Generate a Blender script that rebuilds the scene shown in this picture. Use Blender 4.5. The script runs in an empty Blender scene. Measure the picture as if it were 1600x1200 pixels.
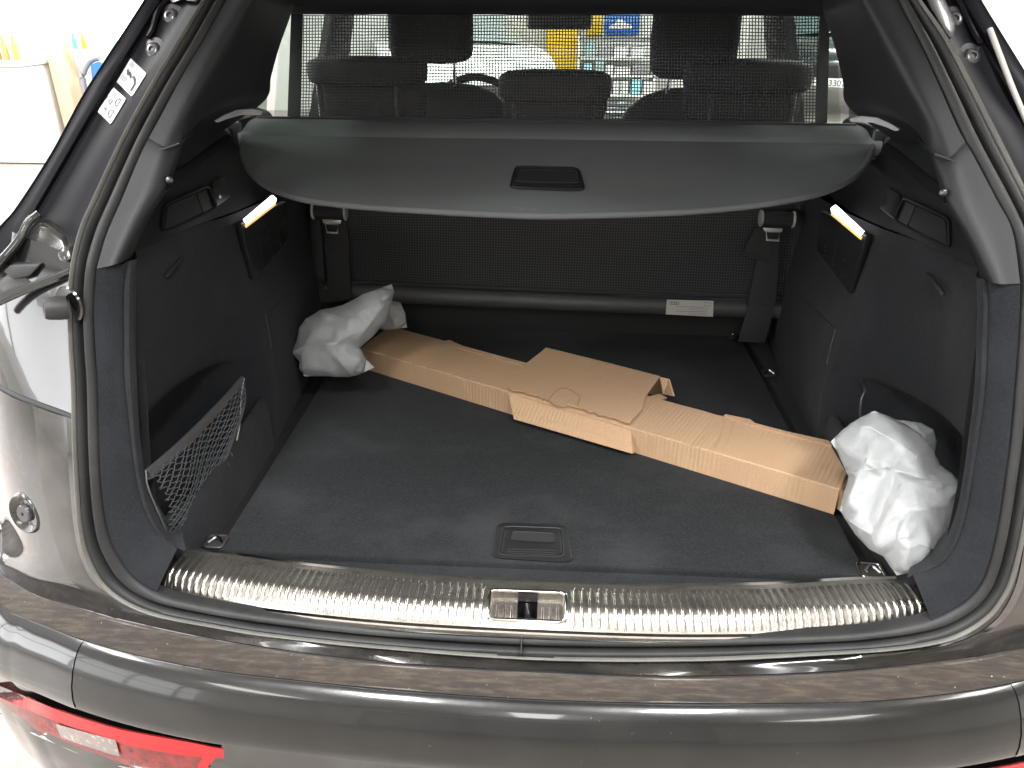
import bpy, bmesh, math, random
from mathutils import Vector, Matrix, noise, geometry
from mathutils.bvhtree import BVHTree
random.seed(7)
sc = bpy.context.scene
COL = sc.collection
R = math.radians

# ------------------------------------------------------------------ camera
CAM = Vector((.0105, -.8533, 1.47)); YAW, PITCH, ROLL, FPX = -.05415, .46493, .00463, 1196.2
_F = Vector((math.sin(YAW)*math.cos(PITCH), math.cos(YAW)*math.cos(PITCH), -math.sin(PITCH)))
_R0 = Vector((math.cos(YAW), -math.sin(YAW), 0)); _U0 = _R0.cross(_F)
_R = math.cos(ROLL)*_R0 + math.sin(ROLL)*_U0; _U = -math.sin(ROLL)*_R0 + math.cos(ROLL)*_U0
cd = bpy.data.cameras.new('camera'); cam = bpy.data.objects.new('camera', cd); COL.objects.link(cam)
cam.matrix_world = Matrix(((_R.x, _U.x, -_F.x, CAM.x), (_R.y, _U.y, -_F.y, CAM.y), (_R.z, _U.z, -_F.z, CAM.z), (0, 0, 0, 1)))
cd.sensor_width = 36; cd.lens = 36*FPX/1600; cd.clip_start = .02; cd.clip_end = 200
sc.camera = cam
# ------------------------------------------------------------------ world, lamps, exposure
w = bpy.data.worlds.new('World'); sc.world = w; w.use_nodes = True
w.node_tree.nodes['Background'].inputs[0].default_value = (.93, .96, 1, 1)
w.node_tree.nodes['Background'].inputs[1].default_value = .6
sc.view_settings.view_transform = 'Standard'; sc.view_settings.look = 'None'; sc.view_settings.gamma = 1
sc.view_settings.exposure = 0.0
sc.cycles.max_bounces = 7; sc.cycles.diffuse_bounces = 4; sc.cycles.glossy_bounces = 4
sc.cycles.transparent_max_bounces = 24; sc.cycles.sample_clamp_indirect = 6
sc.cycles.use_denoising = True
def area(name, loc, rot, sx, sy, power, col=(1, .97, .92)):
    l = bpy.data.lights.new(name, 'AREA'); l.shape = 'RECTANGLE'; l.size = sx; l.size_y = sy; l.energy = power; l.color = col
    o = bpy.data.objects.new(name, l); COL.objects.link(o); o.location = loc; o.rotation_euler = rot; return o
LAMPS = [(-3.4, -5.0, 30), (-3.4, .4, 130), (-3.4, 5.4, 150), (0, -5.6, 45), (-1.1, -2.0, 185), (1.1, -2.0, 185), (0, 5.6, 430), (3.4, -5.0, 30), (3.4, .4, 70), (3.4, 5.4, 330), (4.7, 12, 420)]
for i, (x, y, pw) in enumerate(LAMPS):
    area('hall_lamp_light', (x, y, 4.02), (0, 0, 0), .55, 1.2 if y == -2.0 else 2.6, pw, (.98, .985, 1))
area('window_daylight', (-6.3, -1.5, 2.1), (0, R(-90), 0), 3.2, 11, 90, (.95, .98, 1))
area('door_daylight', (0, -8.4, 2.1), (R(90), 0, 0), 5.5, 3.4, 15, (.95, .98, 1))

# ------------------------------------------------------------------ geometry helpers
def ray(px, py): return _F + _R*((px-800)/FPX) - _U*((py-600)/FPX)
def P(px, py, X=None, Y=None, Z=None):
    d = ray(px, py)
    t = (X-CAM.x)/d.x if X is not None else (Y-CAM.y)/d.y if Y is not None else (Z-CAM.z)/d.z
    return CAM + d*t
def PP(px, py, p0, n):
    d = ray(px, py); return CAM + d*((Vector(p0)-CAM).dot(n)/d.dot(n))
GZ = [(.4, -.08), (.6, -.06), (.7, -.035), (.9, 0), (1.15, .09), (1.4, .28), (1.7, .55)]
def g(z):
    for (a, ya), (b, yb) in zip(GZ, GZ[1:]):
        if z <= b or b == 1.7: return ya+(yb-ya)*(z-a)/(b-a)
def G(px, py, off=0.0):       # the sloping plane of the boot opening
    d = ray(px, py); lo, hi = .3, 3.0
    for _ in range(40):
        m = (lo+hi)/2; p = CAM+d*m
        if p.y < g(p.z)+off: lo = m
        else: hi = m
    return CAM+d*lo
def V(*a): return Vector(a)
def mir(pts): return [Vector((-p.x, p.y, p.z)) for p in pts]
def full(pts): return list(pts)+mir(pts)[::-1] if abs(pts[-1].x) > .02 else list(pts)+mir(pts[:-1])[::-1]
def spl(pts, n):              # Catmull-Rom, uniform per control point
    pts = [Vector(p) for p in pts]; m = len(pts)-1; out = []
    for i in range(n):
        s = i/(n-1)*m; k = min(int(s), m-1); t = s-k
        p1, p2 = pts[k], pts[k+1]; p0 = pts[k-1] if k else p1*2-p2; p3 = pts[k+2] if k+2 <= m else p2*2-p1
        out.append(.5*((2*p1)+(p2-p0)*t+(2*p0-5*p1+4*p2-p3)*t*t+(3*p1-p0-3*p2+p3)*t**3))
    return out
def splL(pts, n):             # the same, evenly spaced along its length
    q = spl(pts, 24*len(pts)); L = [0]
    for a, b in zip(q, q[1:]): L.append(L[-1]+(b-a).length)
    out = []; k = 0
    for i in range(n):
        s = L[-1]*i/(n-1)
        while k < len(L)-2 and L[k+1] < s: k += 1
        out.append(q[k].lerp(q[k+1], (s-L[k])/max(1e-9, L[k+1]-L[k])))
    return out
MESHES = {}
def mesh(name, verts, faces, smooth=True, ang=35):
    me = bpy.data.meshes.new(name); me.from_pydata([tuple(v) for v in verts], [], faces); me.update()
    if smooth:
        me.polygons.foreach_set('use_smooth', [True]*len(me.polygons))
        try: me.set_sharp_from_angle(angle=R(ang))
        except Exception: pass
    return me
def obj(name, me, m=None, parent=None, label=None, cat=None, group=None, kind=None, loc=None):
    o = bpy.data.objects.new(name, me); COL.objects.link(o)
    if m is not None and me is not None and not me.materials: me.materials.append(m)
    if parent: o.parent = parent
    if loc is not None: o.location = loc
    if label: o['label'] = label
    if cat: o['category'] = cat
    if group: o['group'] = group
    if kind: o['kind'] = kind
    return o
def thing(name, label, cat, loc=(0, 0, 0), group=None): return obj(name, None, label=label, cat=cat, loc=loc, group=group)
def child(name, me, m, parent, **k):    # mesh given in world space, parent sits unrotated
    o = obj(name, me, m, parent, **k)
    q = parent; off = Vector((0, 0, 0))
    while q: off += q.location; q = q.parent
    o.location = -off
    return o
def gridmesh(name, rows, smooth=True, ang=35, closeu=False, flip=False):
    n = len(rows[0]); v = [p for r in rows for p in r]; f = []
    for i in range(len(rows)-1+(1 if closeu else 0)):
        i2 = (i+1) % len(rows)
        for j in range(n-1):
            q = (i*n+j, i*n+j+1, i2*n+j+1, i2*n+j); f.append(q[::-1] if flip else q)
    return mesh(name, v, f, smooth, ang)
def fix(me, toward=None):
    bm = bmesh.new(); bm.from_mesh(me)
    bmesh.ops.recalc_face_normals(bm, faces=bm.faces); bm.to_mesh(me); bm.free(); me.update(); return me
def loft(name, curves, n=40, sub=1, smooth=True, ang=35):
    rows = [spl(c, n) for c in curves]
    if sub > 1 and len(rows) > 2:
        cols = [spl([r[j] for r in rows], (len(rows)-1)*sub+1) for j in range(n)]
        rows = [[cols[j][i] for j in range(n)] for i in range((len(rows)-1)*sub+1)]
    return gridmesh(name, rows, smooth, ang)
def tube_rows(path, r, k=8, closed=False, ry=None, up=None):
    rows = []; m = len(path)
    for i, p in enumerate(path):
        a = path[(i-1) % m] if closed else path[max(0, i-1)]; b = path[(i+1) % m] if closed else path[min(m-1, i+1)]
        t = (b-a).normalized(); u = Vector(up) if up else Vector((0, 0, 1))
        if abs(t.dot(u)) > .95: u = Vector((1, 0, 0))
        s = t.cross(u).normalized(); u = s.cross(t)
        rr = r[i] if isinstance(r, (list, tuple)) else r
        rows.append([p+s*math.cos(2*math.pi*q/k)*rr+u*math.sin(2*math.pi*q/k)*(ry or rr) for q in range(k)])
    return rows
def tube(name, path, r, k=8, closed=False, ry=None, caps=True, up=None):
    rows = tube_rows(path, r, k, closed, ry, up); v = [p for q in rows for p in q]; f = []; m = len(rows)
    for i in range(m-(0 if closed else 1)):
        for j in range(k):
            f.append((i*k+j, i*k+(j+1) % k, ((i+1) % m)*k+(j+1) % k, ((i+1) % m)*k+j))
    if caps and not closed: f += [tuple(range(k))[::-1], tuple((m-1)*k+j for j in range(k))]
    return fix(mesh(name, v, f, True, 50))
def boxv(c, s, rot=None):
    v = [Vector((x*s[0]/2, y*s[1]/2, z*s[2]/2)) for x in (-1, 1) for y in (-1, 1) for z in (-1, 1)]
    if rot: v = [rot @ p for p in v]
    return [p+Vector(c) for p in v], [(0, 1, 3, 2), (4, 6, 7, 5), (0, 4, 5, 1), (2, 3, 7, 6), (0, 2, 6, 4), (1, 5, 7, 3)]
def boxes(name, L, bevel=0, seg=2):
    v = []; f = []
    for b in L:
        bv, bf = boxv(*b); o = len(v); v += bv; f += [tuple(i+o for i in q) for q in bf]
    me = mesh(name, v, f, False)
    if bevel:
        bm = bmesh.new(); bm.from_mesh(me)
        bmesh.ops.bevel(bm, geom=bm.edges[:], offset=bevel, segments=seg, profile=.5, affect='EDGES'); bm.to_mesh(me); bm.free()
        me.polygons.foreach_set('use_smooth', [True]*len(me.polygons))
        me.set_sharp_from_angle(angle=R(50))
    return fix(me)
def slab(name, pts, nrm, th, bevel=0, seg=2):      # polygon (world points) pulled by th along nrm
    nrm = Vector(nrm).normalized(); n = len(pts)
    v = [Vector(p) for p in pts]+[Vector(p)+nrm*th for p in pts]
    f = [tuple(range(n))[::-1], tuple(range(n, 2*n))]+[(i, (i+1) % n, (i+1) % n+n, i+n) for i in range(n)]
    me = mesh(name, v, f, False); fix(me)
    if bevel:
        bm = bmesh.new(); bm.from_mesh(me)
        bmesh.ops.bevel(bm, geom=bm.edges[:], offset=bevel, segments=seg, profile=.5, affect='EDGES'); bm.to_mesh(me); bm.free()
        me.polygons.foreach_set('use_smooth', [True]*len(me.polygons)); me.set_sharp_from_angle(angle=R(40))
    return me
def rrect(cx, cy, w_, h, r, k=4):
    o = []
    for (sx, sy, a0) in ((1, 1, 0), (-1, 1, 90), (-1, -1, 180), (1, -1, 270)):
        for i in range(k+1):
            a = R(a0+90*i/k); o.append((cx+sx*(w_/2-r)+r*math.cos(a), cy+sy*(h/2-r)+r*math.sin(a)))
    return o
def rpoly(pts, r=.2, k=4):      # rounded px polygon
    o = []; n = len(pts)
    for i in range(n):
        a, b, c = [Vector(pts[(i+d) % n]) for d in (-1, 0, 1)]
        p, q = b.lerp(a, r), b.lerp(c, r)
        for j in range(k+1):
            t = j/k; o.append(tuple(p*(1-t)**2+b*2*t*(1-t)+q*t*t))
    return o
def join(name, meshes):
    v = []; f = []
    for me in meshes:
        o = len(v); v += [x.co.copy() for x in me.vertices]; f += [tuple(i+o for i in p.vertices) for p in me.polygons]
    return v, f, mesh(name, v, f, True, 40)
def cyl(name, p, axis, r, h, k=20, bevel=0):
    axis = Vector(axis).normalized(); s = axis.orthogonal().normalized(); u = axis.cross(s); p = Vector(p)
    prof = [(0, 0), (r, 0), (r, h-bevel), (r-bevel, h), (0, h)] if bevel else [(0, 0), (r, 0), (r, h), (0, h)]
    return lathe(name, p, axis, prof, k)
def lathe(name, p, axis, prof, k=24):
    axis = Vector(axis).normalized(); s = axis.orthogonal().normalized(); u = axis.cross(s); p = Vector(p)
    rows = [[p+axis*h+(s*math.cos(2*math.pi*j/k)+u*math.sin(2*math.pi*j/k))*max(r, 1e-5) for j in range(k)] for r, h in prof]
    v = [q for r in rows for q in r]; f = []
    for i in range(len(rows)-1):
        for j in range(k): f.append((i*k+j, i*k+(j+1) % k, (i+1)*k+(j+1) % k, (i+1)*k+j))
    me = mesh(name, v, f, True, 35)
    bm = bmesh.new(); bm.from_mesh(me); bmesh.ops.remove_doubles(bm, verts=bm.verts, dist=1e-4); bm.to_mesh(me); bm.free()
    return fix(me)
def fontmesh(cur):
    o = bpy.data.objects.new('tmp', cur); COL.objects.link(o); bpy.context.view_layer.update()
    me = bpy.data.meshes.new_from_object(o.evaluated_get(bpy.context.evaluated_depsgraph_get())); bpy.data.objects.remove(o); return me
def bvh(*objs):
    v = []; f = []
    for me in objs:
        o = len(v); v += [x.co.copy() for x in me.vertices]; f += [tuple(i+o for i in p.vertices) for p in me.polygons]
    return BVHTree.FromPolygons(v, f)
def hit(tree, px, py, off=0.0, Yd=.1):
    d = ray(px, py).normalized(); p, n, i, t = tree.ray_cast(CAM, d)
    if p is None: return P(px, py, Y=Yd), -d
    if n.dot(d) > 0: n = -n
    return p+n*off, n

# ------------------------------------------------------------------ materials
def mat(name, base, rough=.5, metal=0, coat=0, spec=.5, bump=None, var=None, sheen=0, trans=None, emit=None, sss=0, coatr=.03):
    m = bpy.data.materials.new(name); m.use_nodes = True; nt = m.node_tree; b = nt.nodes['Principled BSDF']
    b.inputs['Base Color'].default_value = (*base, 1); b.inputs['Roughness'].default_value = rough; b.inputs['Metallic'].default_value = metal
    b.inputs['Coat Weight'].default_value = coat; b.inputs['Coat Roughness'].default_value = coatr; b.inputs['Specular IOR Level'].default_value = spec
    if sheen: b.inputs['Sheen Weight'].default_value = sheen; b.inputs['Sheen Roughness'].default_value = .5
    if sss: b.inputs['Subsurface Weight'].default_value = sss; b.inputs['Subsurface Scale'].default_value = .03
    if trans: b.inputs['Transmission Weight'].default_value = trans
    if emit: b.inputs['Emission Color'].default_value = (*emit[0], 1); b.inputs['Emission Strength'].default_value = emit[1]
    tc = nt.nodes.new('ShaderNodeTexCoord')
    def coords(scale):
        mp = nt.nodes.new('ShaderNodeMapping'); nt.links.new(tc.outputs['Object'], mp.inputs[0])
        mp.inputs['Scale'].default_value = scale if isinstance(scale, tuple) else (scale,)*3
        return mp.outputs[0]
    last = None
    for (sca, st, dist) in (bump or []):
        n = nt.nodes.new('ShaderNodeTexNoise'); n.inputs['Scale'].default_value = 1; n.inputs['Detail'].default_value = 4
        nt.links.new(coords(sca), n.inputs['Vector'])
        bp = nt.nodes.new('ShaderNodeBump'); bp.inputs['Strength'].default_value = st; bp.inputs['Distance'].default_value = dist
        nt.links.new(n.outputs[0], bp.inputs['Height'])
        if last: nt.links.new(last.outputs[0], bp.inputs['Normal'])
        last = bp
    if last: nt.links.new(last.outputs[0], b.inputs['Normal'])
    if var:
        col_in = None
        prev = None
        for (c2, sca, lo, hi) in var:
            n = nt.nodes.new('ShaderNodeTexNoise'); n.inputs['Scale'].default_value = 1; n.inputs['Detail'].default_value = 6; n.inputs['Roughness'].default_value = .65
            nt.links.new(coords(sca), n.inputs['Vector'])
            r = nt.nodes.new('ShaderNodeMapRange'); r.inputs[1].default_value = lo; r.inputs[2].default_value = hi; nt.links.new(n.outputs[0], r.inputs[0])
            mx = nt.nodes.new('ShaderNodeMix'); mx.data_type = 'RGBA'
            nt.links.new(r.outputs[0], mx.inputs[0])
            if prev: nt.links.new(prev.outputs[2], mx.inputs[6])
            else: mx.inputs[6].default_value = (*base, 1)
            mx.inputs[7].default_value = (*c2, 1); prev = mx
        nt.links.new(prev.outputs[2], b.inputs['Base Color'])
    return m
M = {}
M['paint'] = mat('black_paint', (.008, .008, .009), .12, 0, 1.0, .6, coatr=.015, bump=[(7, .06, .01)], var=[((.03, .028, .024), 60, .66, .82)])
M['paint_clean'] = mat('black_pillar_paint', (.0065, .0062, .0085), .4, 0, 0, .12, var=[((.012, .0115, .014), 9, .5, .8)])
M['film'] = mat('bumper_film', (.005, .005, .0047), .26, 0, .55, .4, coatr=.05, bump=[(60, .06, .001), (5, .18, .012)], var=[((.013, .0125, .011), (9, 9, 4), .4, .75), ((.35, .34, .3), 160, .7, .76)])
M['dirt'] = mat('dusty_ledge', (.044, .036, .03), .7, 0, .15, .3, bump=[(140, .4, .002)], var=[((.030, .028, .026), (7, 40, 40), .45, .7), ((.095, .078, .06), (24, 130, 130), .45, .75), ((.6, .57, .5), 170, .68, .74)])
M['lip'] = mat('body_lip_paint', (.016, .015, .014), .25, 0, .5, .5, coatr=.06, var=[((.045, .04, .034), (10, 25, 25), .42, .72)])
M['rubber'] = mat('seal_rubber', (.017, .0175, .018), .5, spec=.3, bump=[(200, .1, .0006)], var=[((.035, .034, .032), 8, .4, .8)])
M['rubber_lip'] = mat('seal_lip_rubber', (.075, .073, .066), .45, spec=.4, var=[((.12, .115, .1), 10, .4, .7)])
M['plastic'] = mat('grained_trim_plastic', (.0135, .014, .0155), .47, spec=.3, bump=[(900, .35, .0006), (3, .1, .01)])
M['channel'] = mat('channel_black', (.006, .006, .007), .8, spec=.2)
M['gate_trim'] = mat('tailgate_trim', (.07, .07, .07), .6)
M['plastic_black'] = mat('black_plastic', (.012, .012, .013), .38, bump=[(700, .2, .0004)])
def carpet(n, a, b): return mat(n, a, .95, 0, 0, .15, bump=[(1200, .9, .0012), (260, .5, .0016)], var=[(b, 430, .42, .62), (tuple(x*1.35 for x in b), 220, .5, .75), (tuple(x*1.6 for x in b), (5, 7, 5), .48, .78), ((.3, .3, .3), 210, .765, .79)], sheen=.05)
M['carpet'] = carpet('side_carpet', (.0125, .0138, .0162), (.0168, .0182, .021))
M['floorcarpet'] = carpet('floor_carpet', (.010, .0112, .0122), (.019, .0208, .022))
M['cover'] = mat('cover_vinyl', (.105, .112, .114), .85, spec=.1, bump=[(600, .15, .0005), (5, .06, .01)], var=[((.125, .133, .134), (3, 6, 6), .4, .7), ((.2, .2, .19), (12, 40, 40), .72, .8)])
M['fabric'] = mat('strap_fabric', (.03, .03, .031), .8, bump=[((60, 900, 60), .3, .0008), (40, .2, .003)])
M['tube'] = mat('net_tube_vinyl', (.06, .06, .06), .5, bump=[(500, .2, .0005)])
M['net'] = mat('net_thread', (.028, .028, .03), .7)
M['netlow'] = mat('lower_net_thread', (.07, .075, .08), .6)
M['seat'] = mat('seat_fabric', (.022, .021, .022), .7, bump=[(500, .4, .001)], var=[((.035, .033, .034), 60, .4, .7)])
M['leather'] = mat('seat_leather', (.02, .02, .021), .35, bump=[(300, .2, .001)])
M['chrome'] = mat('bright_chrome', (.75, .74, .71), .12, 1, bump=[((30, 400, 30), .05, .0005)], var=[((.45, .43, .4), 40, .5, .8)])
M['steel'] = mat('scratched_steel_sill', (.47, .44, .395), .22, .92, bump=[((50, 300, 50), .06, .0005)], var=[((.26, .25, .235), (25, 60, 60), .5, .72)])
M['rubber_black'] = mat('black_rubber', (.02, .02, .02), .55)
M['red'] = mat('red_lens', (.42, .004, .008), .25, 0, .25, .3, bump=[(500, .15, .001)])
M['darkred'] = mat('dark_red_lens', (.12, .01, .01), .25, 0, .25, .3, var=[((.28, .02, .02), 60, .4, .7)])
M['clearlens'] = mat('smoky_clear_lens', (.2, .16, .15), .12, .2, 1, .5, var=[((.5, .42, .4), (60, 220, 90), .55, .7)])
M['led'] = mat('lit_boot_lamp', (1, 1, 1), .4, emit=((.96, .97, 1), 5))
M['ledrim'] = mat('amber_lamp_rim', (.9, .6, .2), .3, emit=((1, .62, .2), .8))
M['sticker'] = mat('sticker_silver', (.52, .53, .55), .4, .1, var=[((.42, .43, .44), 30, .4, .7)])
M['ink'] = mat('sticker_ink', (.05, .05, .055), .6)
M['inkgrey'] = mat('faint_sticker_ink', (.2, .2, .21), .6)
M['labelw'] = mat('paper_label', (.5, .485, .45), .6, var=[((.5, .48, .44), 60, .4, .7)])
M['satin'] = mat('satin_buckle_metal', (.72, .72, .7), .32, .45)
M['white_pl'] = mat('white_symbol', (.8, .8, .8), .5)

def cardboard(name, inside=False):
    m = bpy.data.materials.new(name); m.use_nodes = True; nt = m.node_tree; b = nt.nodes['Principled BSDF']
    b.inputs['Roughness'].default_value = .82; b.inputs['Specular IOR Level'].default_value = .2
    tc = nt.nodes.new('ShaderNodeTexCoord'); mp = nt.nodes.new('ShaderNodeMapping'); nt.links.new(tc.outputs['UV'], mp.inputs[0])
    wv = nt.nodes.new('ShaderNodeTexWave'); wv.wave_type = 'BANDS'; wv.bands_direction = 'X'; wv.inputs['Scale'].default_value = 38; wv.inputs['Distortion'].default_value = 1.2; wv.inputs['Detail'].default_value = 2; wv.inputs['Detail Scale'].default_value = .6
    nt.links.new(mp.outputs[0], wv.inputs['Vector'])
    n1 = nt.nodes.new('ShaderNodeTexNoise'); n1.inputs['Scale'].default_value = 7; n1.inputs['Detail'].default_value = 5; nt.links.new(mp.outputs[0], n1.inputs['Vector'])
    n2 = nt.nodes.new('ShaderNodeTexNoise'); n2.inputs['Scale'].default_value = 420; nt.links.new(mp.outputs[0], n2.inputs['Vector'])
    cr = nt.nodes.new('ShaderNodeMix'); cr.data_type = 'RGBA'; cr.inputs[6].default_value = (.50, .32, .19, 1); cr.inputs[7].default_value = (.60, .405, .25, 1)
    nt.links.new(n1.outputs[0], cr.inputs[0])
    c2 = nt.nodes.new('ShaderNodeMix'); c2.data_type = 'RGBA'; c2.blend_type = 'MULTIPLY'; c2.inputs[0].default_value = .35
    nt.links.new(cr.outputs[2], c2.inputs[6]); nt.links.new(n2.outputs[0], c2.inputs[7]); nt.links.new(c2.outputs[2], b.inputs['Base Color'])
    mul = nt.nodes.new('ShaderNodeMath'); mul.operation = 'MULTIPLY'; nt.links.new(wv.outputs[1], mul.inputs[0]); 
    r = nt.nodes.new('ShaderNodeMapRange'); r.inputs[1].default_value = .35; r.inputs[2].default_value = .7; nt.links.new(n1.outputs[0], r.inputs[0]); nt.links.new(r.outputs[0], mul.inputs[1])
    bp = nt.nodes.new('ShaderNodeBump'); bp.inputs['Strength'].default_value = .6; bp.inputs['Distance'].default_value = .0022; nt.links.new(mul.outputs[0], bp.inputs['Height'])
    nt.links.new(bp.outputs[0], b.inputs['Normal'])
    return m
M['card'] = cardboard('corrugated_cardboard')
def foil():
    m = bpy.data.materials.new('white_foam_foil'); m.use_nodes = True; nt = m.node_tree; b = nt.nodes['Principled BSDF']
    b.inputs['Base Color'].default_value = (.45, .465, .47, 1); b.inputs['Roughness'].default_value = .3
    tc = nt.nodes.new('ShaderNodeTexCoord')
    v = nt.nodes.new('ShaderNodeTexNoise'); v.inputs['Scale'].default_value = 26; v.inputs['Detail'].default_value = 3; v.inputs['Distortion'].default_value = 1.6; nt.links.new(tc.outputs['Object'], v.inputs['Vector'])
    f = nt.nodes.new('ShaderNodeTexNoise'); f.inputs['Scale'].default_value = 230; f.inputs['Detail'].default_value = 2; f.inputs['Distortion'].default_value = 2.5; nt.links.new(tc.outputs['Object'], f.inputs['Vector'])
    b1 = nt.nodes.new('ShaderNodeBump'); b1.inputs['Strength'].default_value = .4; b1.inputs['Distance'].default_value = .006; nt.links.new(v.outputs[0], b1.inputs['Height'])
    b2 = nt.nodes.new('ShaderNodeBump'); b2.inputs['Strength'].default_value = .8; b2.inputs['Distance'].default_value = .0018; nt.links.new(f.outputs[0], b2.inputs['Height']); nt.links.new(b1.outputs[0], b2.inputs['Normal'])
    nt.links.new(b2.outputs[0], b.inputs['Normal'])
    tr = nt.nodes.new('ShaderNodeBsdfTranslucent'); tr.inputs[0].default_value = (.8, .8, .78, 1)
    mx = nt.nodes.new('ShaderNodeMixShader'); mx.inputs[0].default_value = .3; nt.links.new(b.outputs[0], mx.inputs[1]); nt.links.new(tr.outputs[0], mx.inputs[2])
    nt.links.new(mx.outputs[0], nt.nodes['Material Output'].inputs[0])
    return m
M['foil'] = foil()
def glass(name, tint=(.85, .9, .87), refl=.08):
    m = bpy.data.materials.new(name); m.use_nodes = True; nt = m.node_tree; nt.nodes.remove(nt.nodes['Principled BSDF'])
    t = nt.nodes.new('ShaderNodeBsdfTransparent'); t.inputs[0].default_value = (*tint, 1)
    gl = nt.nodes.new('ShaderNodeBsdfGlossy'); gl.inputs['Roughness'].default_value = .02
    mx = nt.nodes.new('ShaderNodeMixShader'); mx.inputs[0].default_value = refl
    nt.links.new(t.outputs[0], mx.inputs[1]); nt.links.new(gl.outputs[0], mx.inputs[2]); nt.links.new(mx.outputs[0], nt.nodes['Material Output'].inputs[0]); return m
M['glass'] = glass('car_glass'); M['dimming'] = glass('dimming_glass', (.62, .68, .64));  # tint added to the quarter panes to cut light from the sides
M['hallwhite'] = mat('hall_wall_paint', (.8, .79, .76), .7, bump=[(20, .1, .002)], var=[((.72, .7, .66), 1.2, .45, .7)])
M['hallfloor'] = mat('hall_floor_paint', (.33, .30, .275), .35, bump=[(30, .05, .002)], var=[((.34, .29, .25), (.8, 1.4, 1), .45, .7), ((.52, .47, .42), 6, .5, .8)])
M['ceiling'] = mat('hall_ceiling_paint', (.55, .55, .54), .8)
M['mullion'] = mat('window_mullion', (.12, .12, .12), .5)
M['windowlight'] = mat('daylit_window', (.9, .9, .9), .3, emit=((.96, .98, 1), 3.6))
M['lampglow'] = mat('lit_lamp_panel', (1, 1, 1), .5, emit=((1, .96, .88), 12))
M['yellow'] = mat('yellow_paint', (.8, .5, .01), .5)
M['blue'] = mat('blue_sign', (.02, .14, .5), .5)
M['cyan'] = mat('pale_cyan_frame', (.35, .7, .8), .5)
M['beige'] = mat('beige_column', (.78, .6, .4), .6)
M['white'] = mat('white_lacquer', (.8, .8, .79), .5)
M['grey'] = mat('grey_metal', (.3, .3, .31), .4, .3)
M['teal'] = mat('teal_goods', (.1, .4, .42), .5)
M['palebox'] = mat('pale_goods', (.3, .45, .45), .5)
M['redp'] = mat('red_goods', (.6, .05, .04), .5)
M['orange'] = mat('orange_goods', (.8, .3, .1), .5)
M['darkcar'] = mat('dark_green_car_paint', (.02, .035, .034), .15, 0, 1)
M['silver'] = mat('silver_car_paint', (.5, .51, .52), .25, .4, 1)
M['paleglass'] = mat('pale_car_glass', (.35, .4, .4), .1, 0, 1)
M['tyre'] = mat('tyre_rubber', (.02, .02, .02), .8)
M['carglass'] = mat('dark_car_glass', (.06, .09, .09), .06, 0, 1)

# ------------------------------------------------------------------ the hall
obj('hall_floor', boxes('hall_floor', [((0, 4.5, -.1), (14, 27, .2))]), M['hallfloor'], kind='structure')
obj('hall_ceiling', boxes('hall_ceiling', [((0, 4.5, 4.3), (14, 27, .2))]), M['ceiling'], kind='structure')
obj('hall_wall_right', boxes('hall_wall_right', [((6.95, 4.5, 2.1), (.1, 27, 4.2))]), M['hallwhite'], kind='structure')
obj('hall_wall_front', boxes('hall_wall_front', [((-1.0, 10.9, 2.1), (7.1, .1, 4.2)), ((2.55, 14.2, 2.1), (.1, 6.7, 4.2)), ((4.8, 17.6, 2.1), (4.4, .1, 4.2))]), M['hallwhite'], kind='structure')
obj('hall_wall_front_left', boxes('hall_wall_front_left', [((-5.2, 7.2, 2.1), (3.4, .12, 4.2))]), M['hallwhite'], kind='structure')
obj('hall_wall_left', boxes('hall_wall_left', [((-6.95, 1, .35), (.1, 20, .7)), ((-6.95, 1, 3.95), (.1, 20, .5))]), M['hallwhite'], kind='structure')
obj('hall_wall_back', boxes('hall_wall_back', [((-5, -8.95, 2.1), (4, .1, 4.2)), ((5, -8.95, 2.1), (4, .1, 4.2)), ((0, -8.95, 4.0), (6, .1, .4))]), M['hallwhite'], kind='structure')
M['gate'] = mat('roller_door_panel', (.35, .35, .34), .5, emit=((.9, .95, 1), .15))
gate = thing('roller_door', 'big grey roller door with horizontal bars behind the open car', 'door', (0, -8.95, 0))
child('pane', boxes('roller_pane', [((0, -8.97, 1.9), (6, .04, 3.8))]), M['gate'], gate)
for k in range(5): child('bar', boxes('roller_bar', [((0, -8.92, .4+k*.75), (6, .06, .09))]), M['mullion'], gate)
win = thing('window_row', 'long daylit window row with dark mullions along the side wall', 'window', (-6.95, 1, .7))
child('pane', boxes('window_pane', [((-6.97, 1, 2.2), (.04, 20, 3.0))]), M['windowlight'], win)
for k in range(10): child('mullion', boxes('mullion', [((-6.92, -8+2*k, 2.2), (.08, .12, 3.0))]), M['mullion'], win)
child('mullion', boxes('mullion_cross', [((-6.915, 1, 2.2), (.06, 20, .1))]), M['mullion'], win)
for i, (x, y, pw) in enumerate(LAMPS):
    place = {-3.4: 'left', -1.1: 'short inner left', 0: 'middle', 1.1: 'short inner right', 3.4: 'right', 4.7: 'far right'}[x]
    ll = 1.25 if y == -2.0 else 2.65
    lt = thing('ceiling_lamp', 'white batten ceiling lamp of the %s row, %s the car' % (place, 'far behind' if y < -5 else 'just behind' if y > -3 and y < -1 else 'behind' if y < -1 else 'above' if y < 2 else 'ahead of'), 'lamp', (x, y, 4.2), 'batten lamps under the hall ceiling')
    child('housing', boxes('lamp_housing', [((x, y, 4.16), (.66, ll+.1, .08))], .01), M['white'], lt)
    child('diffuser', boxes('lamp_diffuser', [((x, y, 4.1), (.6, ll, .03))]), M['lampglow'], lt)
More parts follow.
